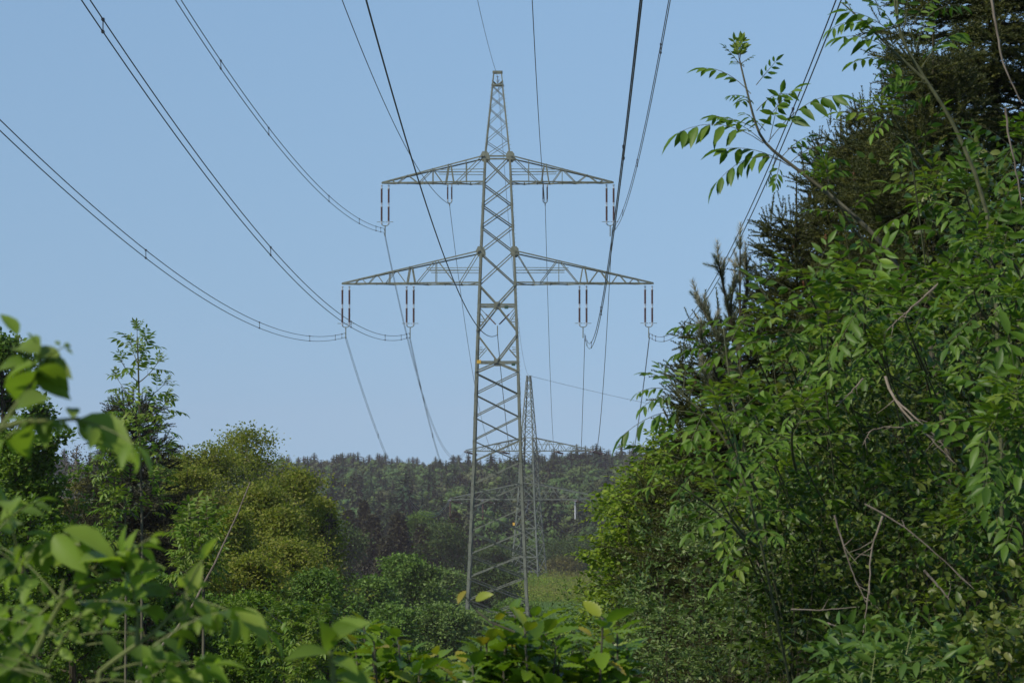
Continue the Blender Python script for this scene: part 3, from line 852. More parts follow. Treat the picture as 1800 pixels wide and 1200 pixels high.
# ================================================================== far hill forest (reads as one mass)
def far_conifer(g, droop=.35, slim=.2, n=26):
    """unit-height conifer made of many ragged needle sprays"""
    m = MB()
    for i in range(n):
        z = .12 + .88 * i / n; R = slim * (1 - z) ** .62 + .012; k = 12
        a = g.random() * 6.3 + np.arange(k) * 6.283 / k + g.normal(size=k) * .25; R = R * g.uniform(.75, 1.2, k)
        d = np.stack([np.cos(a), np.sin(a), np.full(k, -droop + .5 * (z > .8))], 1)
        for f in (.15, .5):
            m.inst(T_DIA, np.stack([0 * a, 0 * a, np.full(k, z)], 1) + d * (R * f)[:, None],
                   d + g.normal(size=(k, 3)) * .2, d * .5 + UP + g.normal(size=(k, 3)) * .2, R * g.uniform(.45, .8, k), np.clip(.5 + g.normal(size=k) * .2, 0, 1), W=R * .5)
    m.tube(np.array([[0, 0, 0], [0, 0, .2], [0, 0, .25], [0, 0, .6], [0, 0, 1.0]]), [.012, .012, slim * .34, slim * .22, .003], 6, r=.4)
    return m


PHI = (1 + 5 ** .5) / 2
ICO_V = nrm(np.array([(-1, PHI, 0), (1, PHI, 0), (-1, -PHI, 0), (1, -PHI, 0), (0, -1, PHI), (0, 1, PHI), (0, -1, -PHI), (0, 1, -PHI), (PHI, 0, -1), (PHI, 0, 1), (-PHI, 0, -1), (-PHI, 0, 1)]))
ICO_T = np.array([(0, 11, 5), (0, 5, 1), (0, 1, 7), (0, 7, 10), (0, 10, 11), (1, 5, 9), (5, 11, 4), (11, 10, 2), (10, 7, 6), (7, 1, 8), (3, 9, 4), (3, 4, 2), (3, 2, 6), (3, 6, 8), (3, 8, 9), (4, 9, 5), (2, 4, 11), (6, 2, 10), (8, 6, 7), (9, 8, 1)], np.int32)


def far_broad(g, n=320, wd=.36):
    m = MB(); nb = 26
    C = rand_unit(g, nb) * g.uniform(.35, 1, (nb, 1)) * np.array([wd * .75, wd * .75, .26]) + UP * .66
    cr = g.uniform(.3, .8, nb)
    for c, r_ in zip(C, cr):                                            # leaf masses: lumpy, with loose leaf clusters all over them
        m.add(c + ICO_V * g.uniform(.055, .09) * g.uniform(.7, 1.25, (12, 1)) * np.array([1, 1, .75]), T=ICO_T, r=np.clip(r_ + g.normal(size=12) * .06, 0, 1))
    k = n // nb
    U = rand_unit(g, nb * k).reshape(nb, k, 3); U[..., 2] = np.abs(U[..., 2]) * 1.2 - .35
    Q = C[:, None] + nrm(U) * g.uniform(.065, .15, (nb, k, 1)) * np.array([1, 1, .8])
    NQ = (nrm(U) + g.normal(size=(nb, k, 3)) * .3).reshape(-1, 3)
    m.inst(T_DIA, Q.reshape(-1, 3), np.cross(NQ, g.normal(size=(nb * k, 3))), NQ, g.uniform(.03, .065, nb * k), np.clip(np.repeat(cr, k) + g.normal(size=nb * k) * .08, 0, 1))
    m.tube(np.array([[0, 0, 0], [0, 0, .6]]), [.02, .008], 4)
    return m


def col_mat(name):
    m, N, L, b = mat(name)
    a = N.new('ShaderNodeAttribute'); a.attribute_name = 'col'
    L.new(a.outputs['Color'], b.inputs['Base Color']); b.inputs['Roughness'].default_value = .7; b.inputs['Specular IOR Level'].default_value = .15
    return m


M_FOREST = col_mat('forest foliage')
g = np.random.default_rng(21)
con = [far_conifer(g, .3 + .2 * g.random(), .24 + .1 * g.random()) for _ in range(6)]
bro = [far_broad(g, 520, .3 + .12 * g.random()) for _ in range(6)]
packs = []
for m in con + bro: packs.append((np.concatenate(m.V), np.concatenate(m.T), np.concatenate(m.Q) if m.Q else np.zeros((0, 4), int), np.concatenate(m.R)))
pal_c = [(.022, .05, .02), (.03, .06, .022), (.04, .064, .02), (.048, .06, .026)]
pal_b = [(.056, .105, .026), (.066, .118, .026), (.082, .12, .03), (.06, .098, .028), (.075, .09, .036), (.05, .098, .03)]


def forest(name, spots, kind):
    VV, TT, QQ, CC, n = [], [], [], [], 0
    for (x, y, H, c, wv) in spots:
        V, T, Q, R = packs[c]
        a = g.random() * 6.3; ca, sa = math.cos(a), math.sin(a)
        v = V * np.array([H * wv, H * wv, H]); v = np.stack([v[:, 0] * ca - v[:, 1] * sa, v[:, 0] * sa + v[:, 1] * ca, v[:, 2]], 1) + np.array([x, y, float(gz(x, y)) - .3])
        base = np.array((pal_c[g.integers(4)] if c < 6 else pal_b[g.integers(6)])) * g.uniform(.75, 1.2)
        VV.append(v); TT.append(T + n); QQ.append(Q + n); n += len(v)
        CC.append(base[None] * (.78 + .44 * R[:, None]))
    m = MB(); m.add(np.concatenate(VV), T=np.concatenate(TT), Q=np.concatenate(QQ))
    o = m.build(name, M_FOREST, smooth=True)
    ca_ = o.data.color_attributes.new('col', 'FLOAT_COLOR', 'POINT')
    C4 = np.concatenate([np.concatenate(CC), np.ones((n, 1))], 1).astype(np.float32)
    ca_.data.foreach_set('color', C4.ravel())
    o['kind'] = kind
    return o


spots = []
for Y in np.arange(628, 1420, 10.5):
    hwid = Y * .19 + 12
    for x in np.arange(-hwid, hwid, 8.6):
        xx = x + g.normal() * 2.2; yy = Y + g.normal() * 2.5
        u = .5 + .5 * math.sin(xx / 31 + yy / 77) + .35 * math.sin(xx / 11 - yy / 45)
        pc = .45 if Y > 1190 else (.2 + .5 * (u > .7))
        if Y < 720: pc = .45
        c = int(g.integers(6)) if g.random() < pc else 6 + int(g.integers(6))
        H = g.uniform(12, 19) if c < 6 else g.uniform(10, 15.5)
        if Y > 1120: H *= .74 + .06 * math.sin(xx / 19) + .05 * math.sin(xx / 7.3 + 1) + g.normal() * .05
        if g.random() < .03 and c < 6: H *= 1.15
        spots.append((xx, yy, H, c, 1.0 if c >= 6 else g.uniform(.9, 1.3)))
fo = forest('hillside_forest', spots, 'stuff')
fo['label'] = 'hazy mixed forest covering the distant hillside'

# ------------------------------------------------------------------ trees in the valley, each its own
def spruce_far(label, px, top, Y, wpx, g, lm, group, per=30):
    tp = at(px, top, Y); base = np.array([tp[0], Y, gz(tp[0], Y) - .2]); H = tp[2] - base[2]; W = wpx / F * Y / 2
    root = thing('spruce_tree', label, 'tree', base, group); mt, ml = MB(), MB()
    mt.tube(np.array([base, (base + tp) / 2, tp]), [.02 * H, .012 * H, .003 * H], 6)
    n = 30
    for i in range(n):
        z = .06 + .94 * i / n; R = W * (1 - z) ** .75 * g.uniform(.8, 1.1) + .02 * W; k = 11
        a = g.random() * 6.3 + np.arange(k) * 6.283 / k + g.normal(size=k) * .2; rk = R * g.uniform(.6, 1.15, k)
        d = np.stack([np.cos(a), np.sin(a), np.full(k, -.22 + .7 * max(0, z - .75))], 1)
        p0 = base + UP * z * H
        for e, r_ in zip(d, rk): mt.tube(np.array([p0, p0 + e * r_]), [.004 * H, .001 * H], 3)
        for f in np.linspace(.2, 1, 5):
            q = p0 + d * (rk * f)[:, None]
            for _ in range(per // 5):
                ml.inst(T_DIA, q + g.normal(size=(k, 3)) * .05 * W, d + g.normal(size=(k, 3)) * .6, UP + g.normal(size=(k, 3)) * .5, W * g.uniform(.09, .2, k), np.clip(g.random(k) * .6 + .2 + g.normal(size=k) * .1, 0, 1))
    mt.build('trunk', M_BARKD, root); ml.build('crown', lm, root)
    return root


g = np.random.default_rng(5)
VG = 'trees at the foot of the wooded hill'
for i, (px, top, Y, wpx, lb) in enumerate([
        (540, 890, 470, 70, 'dark spruce right behind the rightmost yellow oak'), (640, 880, 480, 70, 'dark spruce rising behind the dark clump'), (800, 900, 500, 70, 'dark spruce close to the left leg of the near tower'), (700, 902, 430, 92, 'dark brownish spruce, tallest of the clump left of the tower'), (655, 905, 445, 84, 'dark spruce behind the bright round shrub left of the tower'),
        (742, 925, 440, 84, 'dark spruce on the right end of the clump left of the tower'), (612, 896, 460, 80, 'slim dark spruce on the left end of the clump'),
        (680, 945, 400, 84, 'low dark spruce in front of the dark clump')]):
    spruce_far(lb, px, top, Y, wpx, g, L_SPRD, VG)
for i, (px, top, Y, wpx, lm, lb) in enumerate([
        (590, 925, 380, 110, L_DARKB, 'dark broadleaf tree beside the yellow oaks'), (775, 930, 440, 120, L_DARKB, 'dull green tree sloping down towards the near tower'),
        (738, 905, 500, 60, L_WIL2, 'lighter green slender tree behind the dark spruces'), (860, 965, 480, 70, L_DARKB, 'dark tree seen between the legs of the near tower'),
        (1000, 955, 560, 130, L_DARKB, 'broad dark tree right of the far tower'), (1045, 965, 575, 90, L_DARKB, 'dark tree at the right end of the meadow'),
        (890, 970, 600, 80, L_DARKB, 'dark tree behind the foot of the far tower'), (985, 985, 548, 60, L_OAKB, 'brownish low tree at the back of the meadow')]):
    broadleaf('valley_tree', lb, px, top, Y, wpx, lm, .34, g, nlimb=22, nsub=6, per=44, group=VG, power=.35, crown_low=.06, clump=.1)

# scrub and meadow of the valley floor
g = np.random.default_rng(8); m = MB(); n = 5200
Y = g.uniform(395, 575, n); X = np.array([at(px, 850, y)[0] for px, y in zip(g.uniform(760, 1180, n), Y)]); Z = gz(X, Y)
k = 26; hgt = g.uniform(.6, 2.0, n) * (1 + .5 * np.sin(X / 4 + Y / 9))
Q = np.stack([X, Y, Z], 1)[:, None] + g.normal(size=(n, k, 3)) * np.array([.55, .55, .1]) + UP * (g.random((n, k)) * hgt[:, None])[..., None]
r = np.clip((.5 + .28 * np.sin(X / 7 + 1) + .25 * np.sin(Y / 13))[:, None] + g.normal(size=(n, k)) * .15, 0, 1)
m.inst(T_DIA, Q.reshape(-1, 3), UP * .8 + g.normal(size=(n * k, 3)) * .7, g.normal(size=(n * k, 3)) + np.array([0, 0, .4]), g.uniform(.2, .45, n * k), r.ravel(), W=g.uniform(.12, .3, n * k))
o = m.build('meadow_scrub', L_MEADOW); o['kind'] = 'stuff'; o['label'] = 'yellow green scrub and tall grass on the valley floor'
m = MB(); n = 90000
Y = g.uniform(150, 405, n); X = np.array([0.0] * n); pxs = g.uniform(780, 1220, n)
X = atv(np.stack([pxs, np.full(n, 850.), Y], 1))[:, 0]; P = np.stack([X, Y, gz(X, Y)], 1)
m.inst(T_DIA, P, UP + g.normal(size=(n, 3)) * .35, g.normal(size=(n, 3)), g.uniform(.25, .6, n), np.clip(.5 + .3 * np.sin(X / 3) + g.normal(size=n) * .2, 0, 1), W=g.uniform(.06, .14, n))
o = m.build('grass', L_GRASS); o['kind'] = 'stuff'

# shrubs under the line (behind and left of the tower foot)
SG = 'shrubs on the slope left of the tower foot'
for px, top, Y, wpx, lm, lb in [
        (705, 982, 190, 130, L_WIL2, 'bright green round shrub, highest left of the tower foot'), (745, 1000, 190, 110, L_WIL, 'grey green willow shrub left of the tower leg'),
        (785, 1008, 330, 80, L_WIL, 'willow shrub touching the left leg of the near tower'), (655, 1022, 170, 120, L_WIL2, 'bright green shrub next to the yellow oaks'),
        (690, 1070, 140, 140, L_WIL2, 'low green shrub above the serrated bush'), (770, 1072, 150, 130, L_WIL, 'pale willow shrub above the serrated bush'),
        (615, 1052, 150, 100, L_WIL2, 'green shrub below the oaks'), (862, 1000, 345, 100, L_DARKB, 'dark shrub between the tower legs'),
        (905, 1062, 300, 90, L_WIL2, 'green shrub at the right leg of the tower'), (975, 1105, 200, 100, L_WIL2, 'low green shrub right of the tower foot'),
        (1045, 1075, 190, 70, L_WIL2, 'dark green shrub at the right edge of the clearing'), (590, 1110, 110, 110, L_WIL2, 'green shrub under the blurred sprig'),
        (840, 1080, 262, 70, L_WIL, 'shrub at the left foot of the near tower')]:
    broadleaf('shrub', lb, px, top, Y, wpx, lm, .1 + .0006 * Y, g, cat='shrub', nlimb=26, nsub=7, per=30, group=SG, crown_low=.05, power=.6, clump=.07)

# ------------------------------------------------------------------ the yellowish oaks on the left
g = np.random.default_rng(31); OG = 'young oaks left of the tower'
for px, top, Y, wpx, lm, lb in [
        (440, 762, 112, 150, L_OAK, 'yellow green oak with the highest loose crown on the skyline'), (375, 790, 106, 150, L_OAK, 'yellow green oak left of the highest oak'),
        (318, 806, 110, 110, L_OAK, 'yellow oak next to the dark small spruce'), (520, 835, 98, 130, L_OAK, 'yellow oak leaning into the dark forest'),
        (455, 865, 92, 150, L_OAK, 'olive oak in the middle of the oak group'), (555, 880, 100, 100, L_OAK, 'rightmost yellow oak with a grey dead patch beside it'),
        (350, 880, 90, 110, L_OAKB, 'brownish oak behind the bare leaning stem'), (510, 960, 84, 160, L_OAK, 'lower olive oak at the right of the oak group'),
        (430, 985, 72, 150, L_OAK, 'low olive oak above the green bushes'), (490, 900, 88, 130, L_OAK, 'yellow green oak in front of the highest oak'), (400, 905, 80, 130, L_OAK, 'olive oak right of the bare leaning stem'), (300, 940, 70, 130, L_OAKB, 'brownish low oak beside the sapling stems'), (560, 1010, 80, 110, L_WIL2, 'fresh green young oak at the foot of the oak group'), (330, 830, 96, 120, L_OAK, 'yellow oak just right of the sapling'), (565, 1000, 90, 80, L_OAKB, 'rusty brown young oak beside the green shrubs')]:
    broadleaf('oak_tree', lb, px, top, Y, wpx * 1.25, lm, .105, g, nlimb=46, nsub=10, per=20, group=OG, crown_low=.12, power=.45, clump=.075, bark=M_BARK)
for px, top, Y, wpx, lm, lb in [(160, 850, 88, 130, L_OAKB, 'thin brownish tree behind the sapling'), (120, 880, 84, 110, L_OAKB, 'brown thin tree beside the left maple'),
                                (300, 880, 86, 100, L_OAKB, 'brown leafed tree right of the dark small spruce')]:
    broadleaf('young_tree', lb, px, top, Y, wpx, lm, .1, g, nlimb=32, nsub=8, per=14, group='brownish young trees on the left', crown_low=.1, power=.45, clump=.06)
broadleaf('bare_tree', 'grey leafless tree top on the left skyline', 128, 788, 130, 80, L_BROWN, .09, g, nlimb=40, nsub=9, per=3, bark=M_DEAD, crown_low=.35, power=.6)
broadleaf('dead_tree', 'grey dead tree showing among the oaks beside the forest', 573, 905, 99, 46, L_BROWN, .08, g, nlimb=36, nsub=8, per=3, bark=M_DEAD, crown_low=.3)
broadleaf('maple_tree', 'dark green maple with an open crown at the left edge', 0, 600, 72, 210, L_MAPLE, .14, g, nlimb=34, nsub=8, per=26, crown_low=.3, power=.6, clump=.045)
broadleaf('maple_tree', 'fresh green bushy tree below the maple at the left edge', 40, 770, 52, 240, L_MAPLEB, .1, g, nlimb=44, nsub=9, per=34, crown_low=.05, power=.35, clump=.045, flat=.7)
broadleaf('maple_tree', 'low fresh green tree behind the rose bush', 130, 930, 45, 200, L_MAPLEB, .085, g, nlimb=40, nsub=8, per=28, crown_low=.05, power=.35, clump=.05, flat=.7)
GB = 'green bushes along the lower left'
for px, top, Y, wpx, lm, lb in [(420, 1050, 55, 190, L_MAPLEB, 'green bush below the oaks with layered leaves'), (520, 1070, 48, 150, L_MAPLEB, 'green bush left of the blurred sprig'),
                                (340, 1050, 50, 150, L_MAPLE, 'dark green bush behind the blurred rose leaves'), (450, 1110, 40, 200, L_MAPLEB, 'low green bush at the bottom of the picture'),
                                (250, 1010, 48, 160, L_MAPLE, 'dark green bush under the slender sapling')]:
    broadleaf('bush', lb, px, top, Y, wpx, lm, .075, g, cat='bush', nlimb=38, nsub=8, per=30, group=GB, crown_low=.04, power=.35, clump=.05, flat=.7)

spruce('spruce_tree', 'small dark spruce behind the slender ash sapling on the left', 234, 702, 60, lambda z: .15 + .42 * z, np.random.default_rng(9), L_SPRD, dz=.36, step=.16, shoot=.3, twd=.4, zmin=5.5, cat='tree')

# slender ash sapling
g = np.random.default_rng(12)
def sapling(label, stems, Y, g, nodes, leaf, twigs, mat_=L_ASH):
    b = at(stems[0][0][0], stems[0][0][1], Y); b[2] = gz(b[0], Y) - .1
    root = thing('ash_sapling', label, 'sapling', b); ms, ml = MB(), MB()
    for st in stems:
        P = atv([(x, y, Y) for x, y in st]); P = np.concatenate([[[P[0][0], Y, gz(P[0][0], Y) - .1]], P])
        ms.tube(P, np.linspace(.02, .006, len(P)), 6)
    for tw in twigs:
        P = atv([(x, y, Y + dy) for (x, y), dy in zip(tw[0], tw[1])])
        P = bez(P[0], P[1], P[2], 8) if len(P) == 3 else np.linspace(P[0], P[1], 6)
        ash_shoot(ml, ms, P, .007, g, nodes, leaf, .45, .8, 4, True, T_LEAFLET, .44)
    ms.build('stem', M_BARK, root); ml.build('foliage', mat_, root, smooth=True)
    return root


tw = []
for y, ln in [(618, 17), (650, 36), (686, 54), (722, 50), (760, 50), (800, 56), (845, 50), (892, 44)]:
    for s in (-1, 1):
        l = ln * g.uniform(.65, .95); dy = g.normal() * .25; x0 = 243 + (y - 600) * .018
        tw.append((((x0, y + 22), (x0 + s * l * .55, y + 10), (x0 + s * l, y - 14 + g.normal() * 5)), (0, dy * .5, dy)))
    if y > 690:
        dy = g.choice([-1, 1]) * g.uniform(.2, .45); tw.append((((243, y + 18), (243 + g.normal() * 12, y + 6), (243 + g.normal() * 22, y - 12)), (0, dy * .5, dy)))
for y in range(770, 940, 24): tw.append((((217, y + 16), (205, y + 6), (190 + g.normal() * 5, y - 6)), (0, -.1, -.2)))
tw.append((((243, 660), (242, 620), (241, 582)), (0, 0, 0)))
sapling('slender ash sapling standing against the sky on the left', [[(250, 960), (247, 800), (243, 640), (241, 592)], [(222, 980), (219, 860), (214, 760)]], 33, g, 3, .23, tw)
tw = []
for y in range(905, 1010, 14):
    for s in (-1, 1): tw.append((((350 + (y - 905) * .05, y + 12), (350 + s * g.uniform(18, 36), y)), (0, g.normal() * .3)))
sapling('small bright ash sapling beside the bare leaning stem', [[(358, 1020), (352, 950), (348, 905)]], 31, g, 4, .22, tw)
tw = []
for x0 in (500, 545, 578):
    for y in range(1085, 1200, 22):
        for s in (-1, 1): tw.append((((x0, y + 12), (x0 + s * g.uniform(14, 30), y - 4)), (0, g.normal() * .3)))
sapling('young ash shoots with yellowish stems behind the blurred sprig', [[(523, 1230), (522, 1140), (520, 1080)], [(575, 1230), (578, 1150), (580, 1090)], [(500, 1230), (498, 1120)]], 34, g, 4, .21, tw)

# bare stems
def dead(label, pts, r, name='dead_branch', mt_=None, side=0, g=np.random.default_rng(4)):
    P = atv(pts); t = np.linspace(0, 1, len(P)); T = np.linspace(0, 1, 16)
    Q = np.array([np.interp(T, t, P[:, k]) for k in range(3)]).T
    Q[1:-1] = (Q[:-2] + Q[1:-1] * 2 + Q[2:]) / 4; Q += g.normal(size=Q.shape) * r * .25
    m = MB(); m.tube(Q, np.linspace(r, r * .4, 16), 6)
    ln = np.linalg.norm(P[-1] - P[0])
    for i in range(side):
        j = g.integers(4, 15); d = nrm(nrm(Q[j] - Q[j - 1]) * .6 + rand_unit(g, 1)[0]); l = ln * g.uniform(.1, .28)
        m.tube(np.array([Q[j], Q[j] + d * l * .5 + rand_unit(g, 1)[0] * l * .06, Q[j] + d * l]), [r * .45, r * .3, r * .12], 4)
    return tag(m.build(name, mt_ or M_DEAD), label, 'branch', 'bare dead branches')


dead('long bare stem leaning across the yellow oaks', [(240, 1200, 24), (275, 1145, 24), (330, 1080, 24), (372, 1000, 24), (398, 945, 24), (425, 885, 24), (440, 847, 24)], .012)

# ================================================================== right side: spruces and pine behind
def R1(z): return .08 + .36 * z if z < 4 else 1.52 + .16 * (z - 4)
g = np.random.default_rng(51)
spruce('spruce_tree', 'dark spruce with an upright leader, second from the right edge', 1478, 205, 27, lambda z: .07 + .30 * z, g, cones=.1, zmin=5.6)
spruce('spruce_tree', 'spruce with cones close to the tallest dark spruce', 1550, 150, 26, lambda z: .08 + .33 * z, g, cones=.12, zmin=5.6)
spruce('spruce_tree', 'tallest dark spruce filling the upper right corner', 1745, -430, 25, lambda z: .1 + .36 * z, g, cones=.0, zmin=8.0, z0=1.6)
spruce('spruce_tree', 'lower spruce in front of the pine, its side shoots on the sky', 1400, 330, 26.5, lambda z: .06 + .34 * z, g, cones=.06, zmin=5.2)
spruce('spruce_tree', 'smallest spruce at the left end of the spruce row', 1262, 535, 25, lambda z: .08 + .30 * z, g, cones=.05, zmin=4.4)
spruce('spruce_tree', 'spruce hidden behind the ash leaves on the right', 1640, 60, 23.5, lambda z: .1 + .34 * z, g, zmin=6.5)
# pine with pale candles
root = thing('pine_tree', 'young pine with pale upright candles left of the spruces', 'tree', at(1300, 850, 24.5) * np.array([1, 1, 0]) + UP * float(gz(1.4, 24.5)))
ms, ml, mc = MB(), MB(), MB()
for st in [((1305, 900), (1300, 600), (1301, 440)), ((1303, 640), (1282, 560), (1265, 470)), ((1302, 680), (1268, 600), (1230, 535)), ((1303, 760), (1270, 690), (1235, 600)), ((1300, 560), (1318, 520), (1312, 470)), ((1300, 620), (1275, 590), (1290, 500)),
           ((1303, 720), (1285, 640), (1248, 560)), ((1303, 820), (1260, 720), (1240, 660))]:
    P = bez(*atv([(x, y, 24.5 + g.normal() * .15) for x, y in st]), 12)
    if st[0] == (1305, 900): P[0][2] = gz(1.4, 24.5)
    ms.tube(P, np.linspace(.02, .006, 12), 5)
    for p, d in zip(P[3:], np.diff(P, axis=0)[2:]):
        n = 3
        ml.inst(T_CANDLE, np.repeat(p[None], n, 0), nrm(d) + UP * .3 + g.normal(size=(n, 3)) * .45, rand_unit(g, n), g.uniform(.09, .15, n), g.uniform(0, .7, n))
    mc.inst(T_CANDLE, P[-1:], nrm(P[-1:] - P[-2:-1]) + UP * .7, [[1, 0, 0]], .22, .95)
    for _ in range(2): mc.inst(T_CANDLE, P[-2:-1], UP + g.normal(size=3) * .4, [[1, 0, 0]], .16, .9)
ms.build('trunk', M_BARKD, root); ml.build('crown', L_PINE, root); mc.build('candle', L_PINE, root)

# ------------------------------------------------------------------ hornbeam-like tree with layered lime leaves
g = np.random.default_rng(61)
lay = []
for (x0, y0, x1, y1, n) in [(1180, 745, 1260, 760, 8), (1130, 785, 1230, 800, 12), (1120, 830, 1250, 845, 12), (1095, 835, 1130, 842, 5), (1050, 880, 1100, 905, 10), (1075, 925, 1200, 945, 14), (1070, 880, 1200, 890, 14), (1035, 965, 1090, 985, 9),
                          (1070, 985, 1180, 1010, 14), (1060, 1010, 1150, 1040, 14), (1040, 1040, 1140, 1075, 14), (1030, 1080, 1150, 1110, 12), (1120, 880, 1280, 960, 14), (1130, 770, 1300, 900, 24), (1080, 1110, 1200, 1180, 14), (1100, 960, 1250, 1080, 18)]:
    for _ in range(n): lay.append((g.uniform(x0, x1) + 14, g.uniform(min(y0, y1) - 6, max(y0, y1) + 6), g.uniform(33, 36.5)))
b = at(1240, 850, 35); b[2] = gz(b[0], 35) - .1
shrub('hornbeam_tree', 'lime green layered tree below the ash sprays', 'tree', lay, L_HORN, .07, T_OVAL, g, ntw=12, nl=10, twl=.26, spread=.09, flat=.85, upb=.05, base=b, bsp=.15, rstem=.014, rlo=.1, rhi=1, hang=.1, out=(-.6, -.5, .1), part='crown')
lay = poly_pts([(1020, 1060), (1060, 1020), (1150, 1000), (1160, 1200), (1000, 1200), (1000, 1100)], 70, 52, 58, g)
shrub('bush', 'dark green bush below the lime tree', 'bush', lay, L_MAPLE, .07, T_OVAL, g, ntw=8, nl=8, twl=.35, spread=.2, flat=.6, rstem=.02)

# ------------------------------------------------------------------ grey green small-leaved shrub
g = np.random.default_rng(62)
pts = poly_pts([(1140, 940), (1240, 900), (1330, 930), (1400, 1000), (1420, 1200), (1080, 1200), (1110, 1050)], 100, 17, 19.5, g)
shrub('privet_shrub', 'grey green shrub with tiny pale leaves under the ash', 'shrub', pts, L_PRIV, .04, T_SMALL, g, ntw=9, nl=12, twl=.2, spread=.1, flat=.5, upb=.4, rstem=.0035, rhi=.75)

# ------------------------------------------------------------------ thicket on the right
g = np.random.default_rng(63); TG = 'tangled shrubs on the right slope'
for poly, Y0, Y1, n, lm, sz, ntw, nl, lb in [
        ([(1380, 700), (1480, 620), (1600, 600), (1620, 820), (1380, 840)], 14.5, 17, 44, L_THICK, .05, 7, 7, 'dark tangled shrub behind the ash sprays'),
        ([(1560, 300), (1800, 300), (1850, 620), (1600, 640)], 14.5, 17, 34, L_THICK, .055, 7, 7, 'dark shrub under the tallest spruce'),
        ([(1580, 620), (1850, 560), (1850, 900), (1580, 900)], 13.5, 16.5, 60, L_THICK, .05, 7, 7, 'shrub around the big dead forked branch'),
        ([(1320, 780), (1600, 780), (1600, 1010), (1380, 1020)], 13.5, 16, 75, L_THICK, .045, 7, 7, 'tangled shrub with dead twigs right of the grey green shrub'),
        ([(1560, 880), (1850, 880), (1850, 1200), (1600, 1200)], 12, 14.5, 80, L_THICK, .042, 8, 8, 'shrub with pale small leaves in the lower right corner'),
        ([(1380, 1000), (1620, 990), (1640, 1210), (1380, 1210)], 12.5, 15, 75, L_THICK, .042, 8, 7, 'low tangled shrub at the bottom right')]:
    shrub('thicket_shrub', lb, 'shrub', poly_pts(poly, n, Y0, Y1, g), lm, sz, T_OVAL, g, ntw=ntw, nl=nl, twl=.2, spread=.1, flat=.45, rstem=.0035, group=TG, rhi=.9, hang=.1)
shrub('thicket_shrub', 'fine leafed shrub before the ash stems beside the grey green shrub', 'shrub', poly_pts([(1300, 880), (1470, 860), (1500, 1200), (1340, 1200)], 46, 12.2, 13.2, g), L_THICK, .036, T_OVAL, g, ntw=8, nl=8, twl=.17, spread=.09, flat=.45, rstem=.003, group=TG, rlo=0, rhi=.65, hang=.1)
shrub('thicket_shrub', 'mixed leafed shrub climbing before the lower ash sprays', 'shrub', poly_pts([(1480, 640), (1700, 620), (1760, 900), (1560, 900)], 30, 13, 14.2, g), L_THICK, .034, T_OVAL, g, ntw=8, nl=8, twl=.17, spread=.1, flat=.45, rstem=.003, group=TG, rlo=0, rhi=.75, hang=.1)
pts = poly_pts([(1480, 1150), (1560, 1125), (1640, 1130), (1670, 1210), (1460, 1210)], 26, 9, 9.8, g)
shrub('elder_bush', 'bright green elder with larger leaves at the bottom edge', 'bush', pts, L_ELDER, .062, T_LEAFLET, g, ntw=5, nl=6, twl=.12, spread=.05, flat=.6, stem_mat=M_GSTEM, rstem=.006)
pts = poly_pts([(1660, 1150), (1850, 1080), (1850, 1220), (1650, 1220)], 36, 9.5, 11, g)
shrub('thicket_shrub', 'yellow green leafy shrub in the bottom right corner', 'shrub', pts, L_THICK, .04, T_OVAL, g, ntw=7, nl=7, twl=.14, spread=.06, flat=.5, rstem=.005, group=TG, rlo=.3, rhi=1)

# dead branches among the thicket
for lb, pts, r, sd in [
        ('thick forked dead branch in the middle of the right thicket', [(1555, 662, 13.2), (1570, 700, 13.1), (1600, 735, 13), (1640, 775, 13), (1672, 806, 13)], .009, 6),
        ('second dead branch running beside the thick forked one', [(1577, 705, 13.1), (1610, 735, 12.9), (1650, 772, 12.9), (1668, 797, 12.9)], .006, 3),
        ('long thin dead twig arching down right to the corner', [(1520, 885, 12), (1590, 925, 12), (1660, 985, 12), (1712, 1035, 12)], .005, 3),
        ('upright dead stem below the long arching twig', [(1466, 905, 12.2), (1483, 960, 12.2), (1500, 1010, 12.2), (1522, 1058, 12.2)], .006, 5),
        ('dead stem crossing the upright one, bent near its foot', [(1552, 905, 12), (1532, 960, 12), (1527, 1040, 12), (1517, 1112, 12)], .006, 4),
        ('pale dead stem hanging in the upper right corner', [(1742, -20, 12), (1752, 60, 12), (1765, 120, 12), (1797, 182, 12)], .008, 0),
        ('short yellowish broken stem in the lower right', [(1625, 1002, 11.5), (1655, 1037, 11.5), (1688, 1078, 11.5)], .007, 1),
        ('short dead twig lying level above the elder', [(1440, 1090, 11.8), (1470, 1100, 11.8), (1492, 1108, 11.8)], .006, 0),
        ('slanting broken dead twigs above the thicket', [(1650, 500, 13), (1615, 530, 13), (1585, 556, 13), (1560, 580, 13)], .007, 7),
        ('pale leaning dead twig left of the forked branch', [(1518, 665, 13), (1495, 690, 13), (1470, 715, 13)], .006, 6),
        ('curving brown stem beside the right edge', [(1768, 190, 12), (1772, 230, 12), (1790, 320, 12), (1796, 360, 12)], .007, 1),
        ('thin upright dead stem in the grey green shrub', [(1330, 980, 15), (1340, 1020, 15), (1345, 1080, 15), (1352, 1180, 15)], .006, 2),
        ('level dead twig low in the thicket', [(1390, 1070, 12.5), (1440, 1072, 12.5), (1505, 1066, 12.5)], .005, 1),
        ('tangle of grey twigs left of the forked branch', [(1590, 752, 13), (1560, 750, 13), (1530, 755, 13), (1515, 785, 13)], .005, 10)]:
    dead(lb, [(x, y, d - 1.1) for x, y, d in pts], r * .68, side=sd)

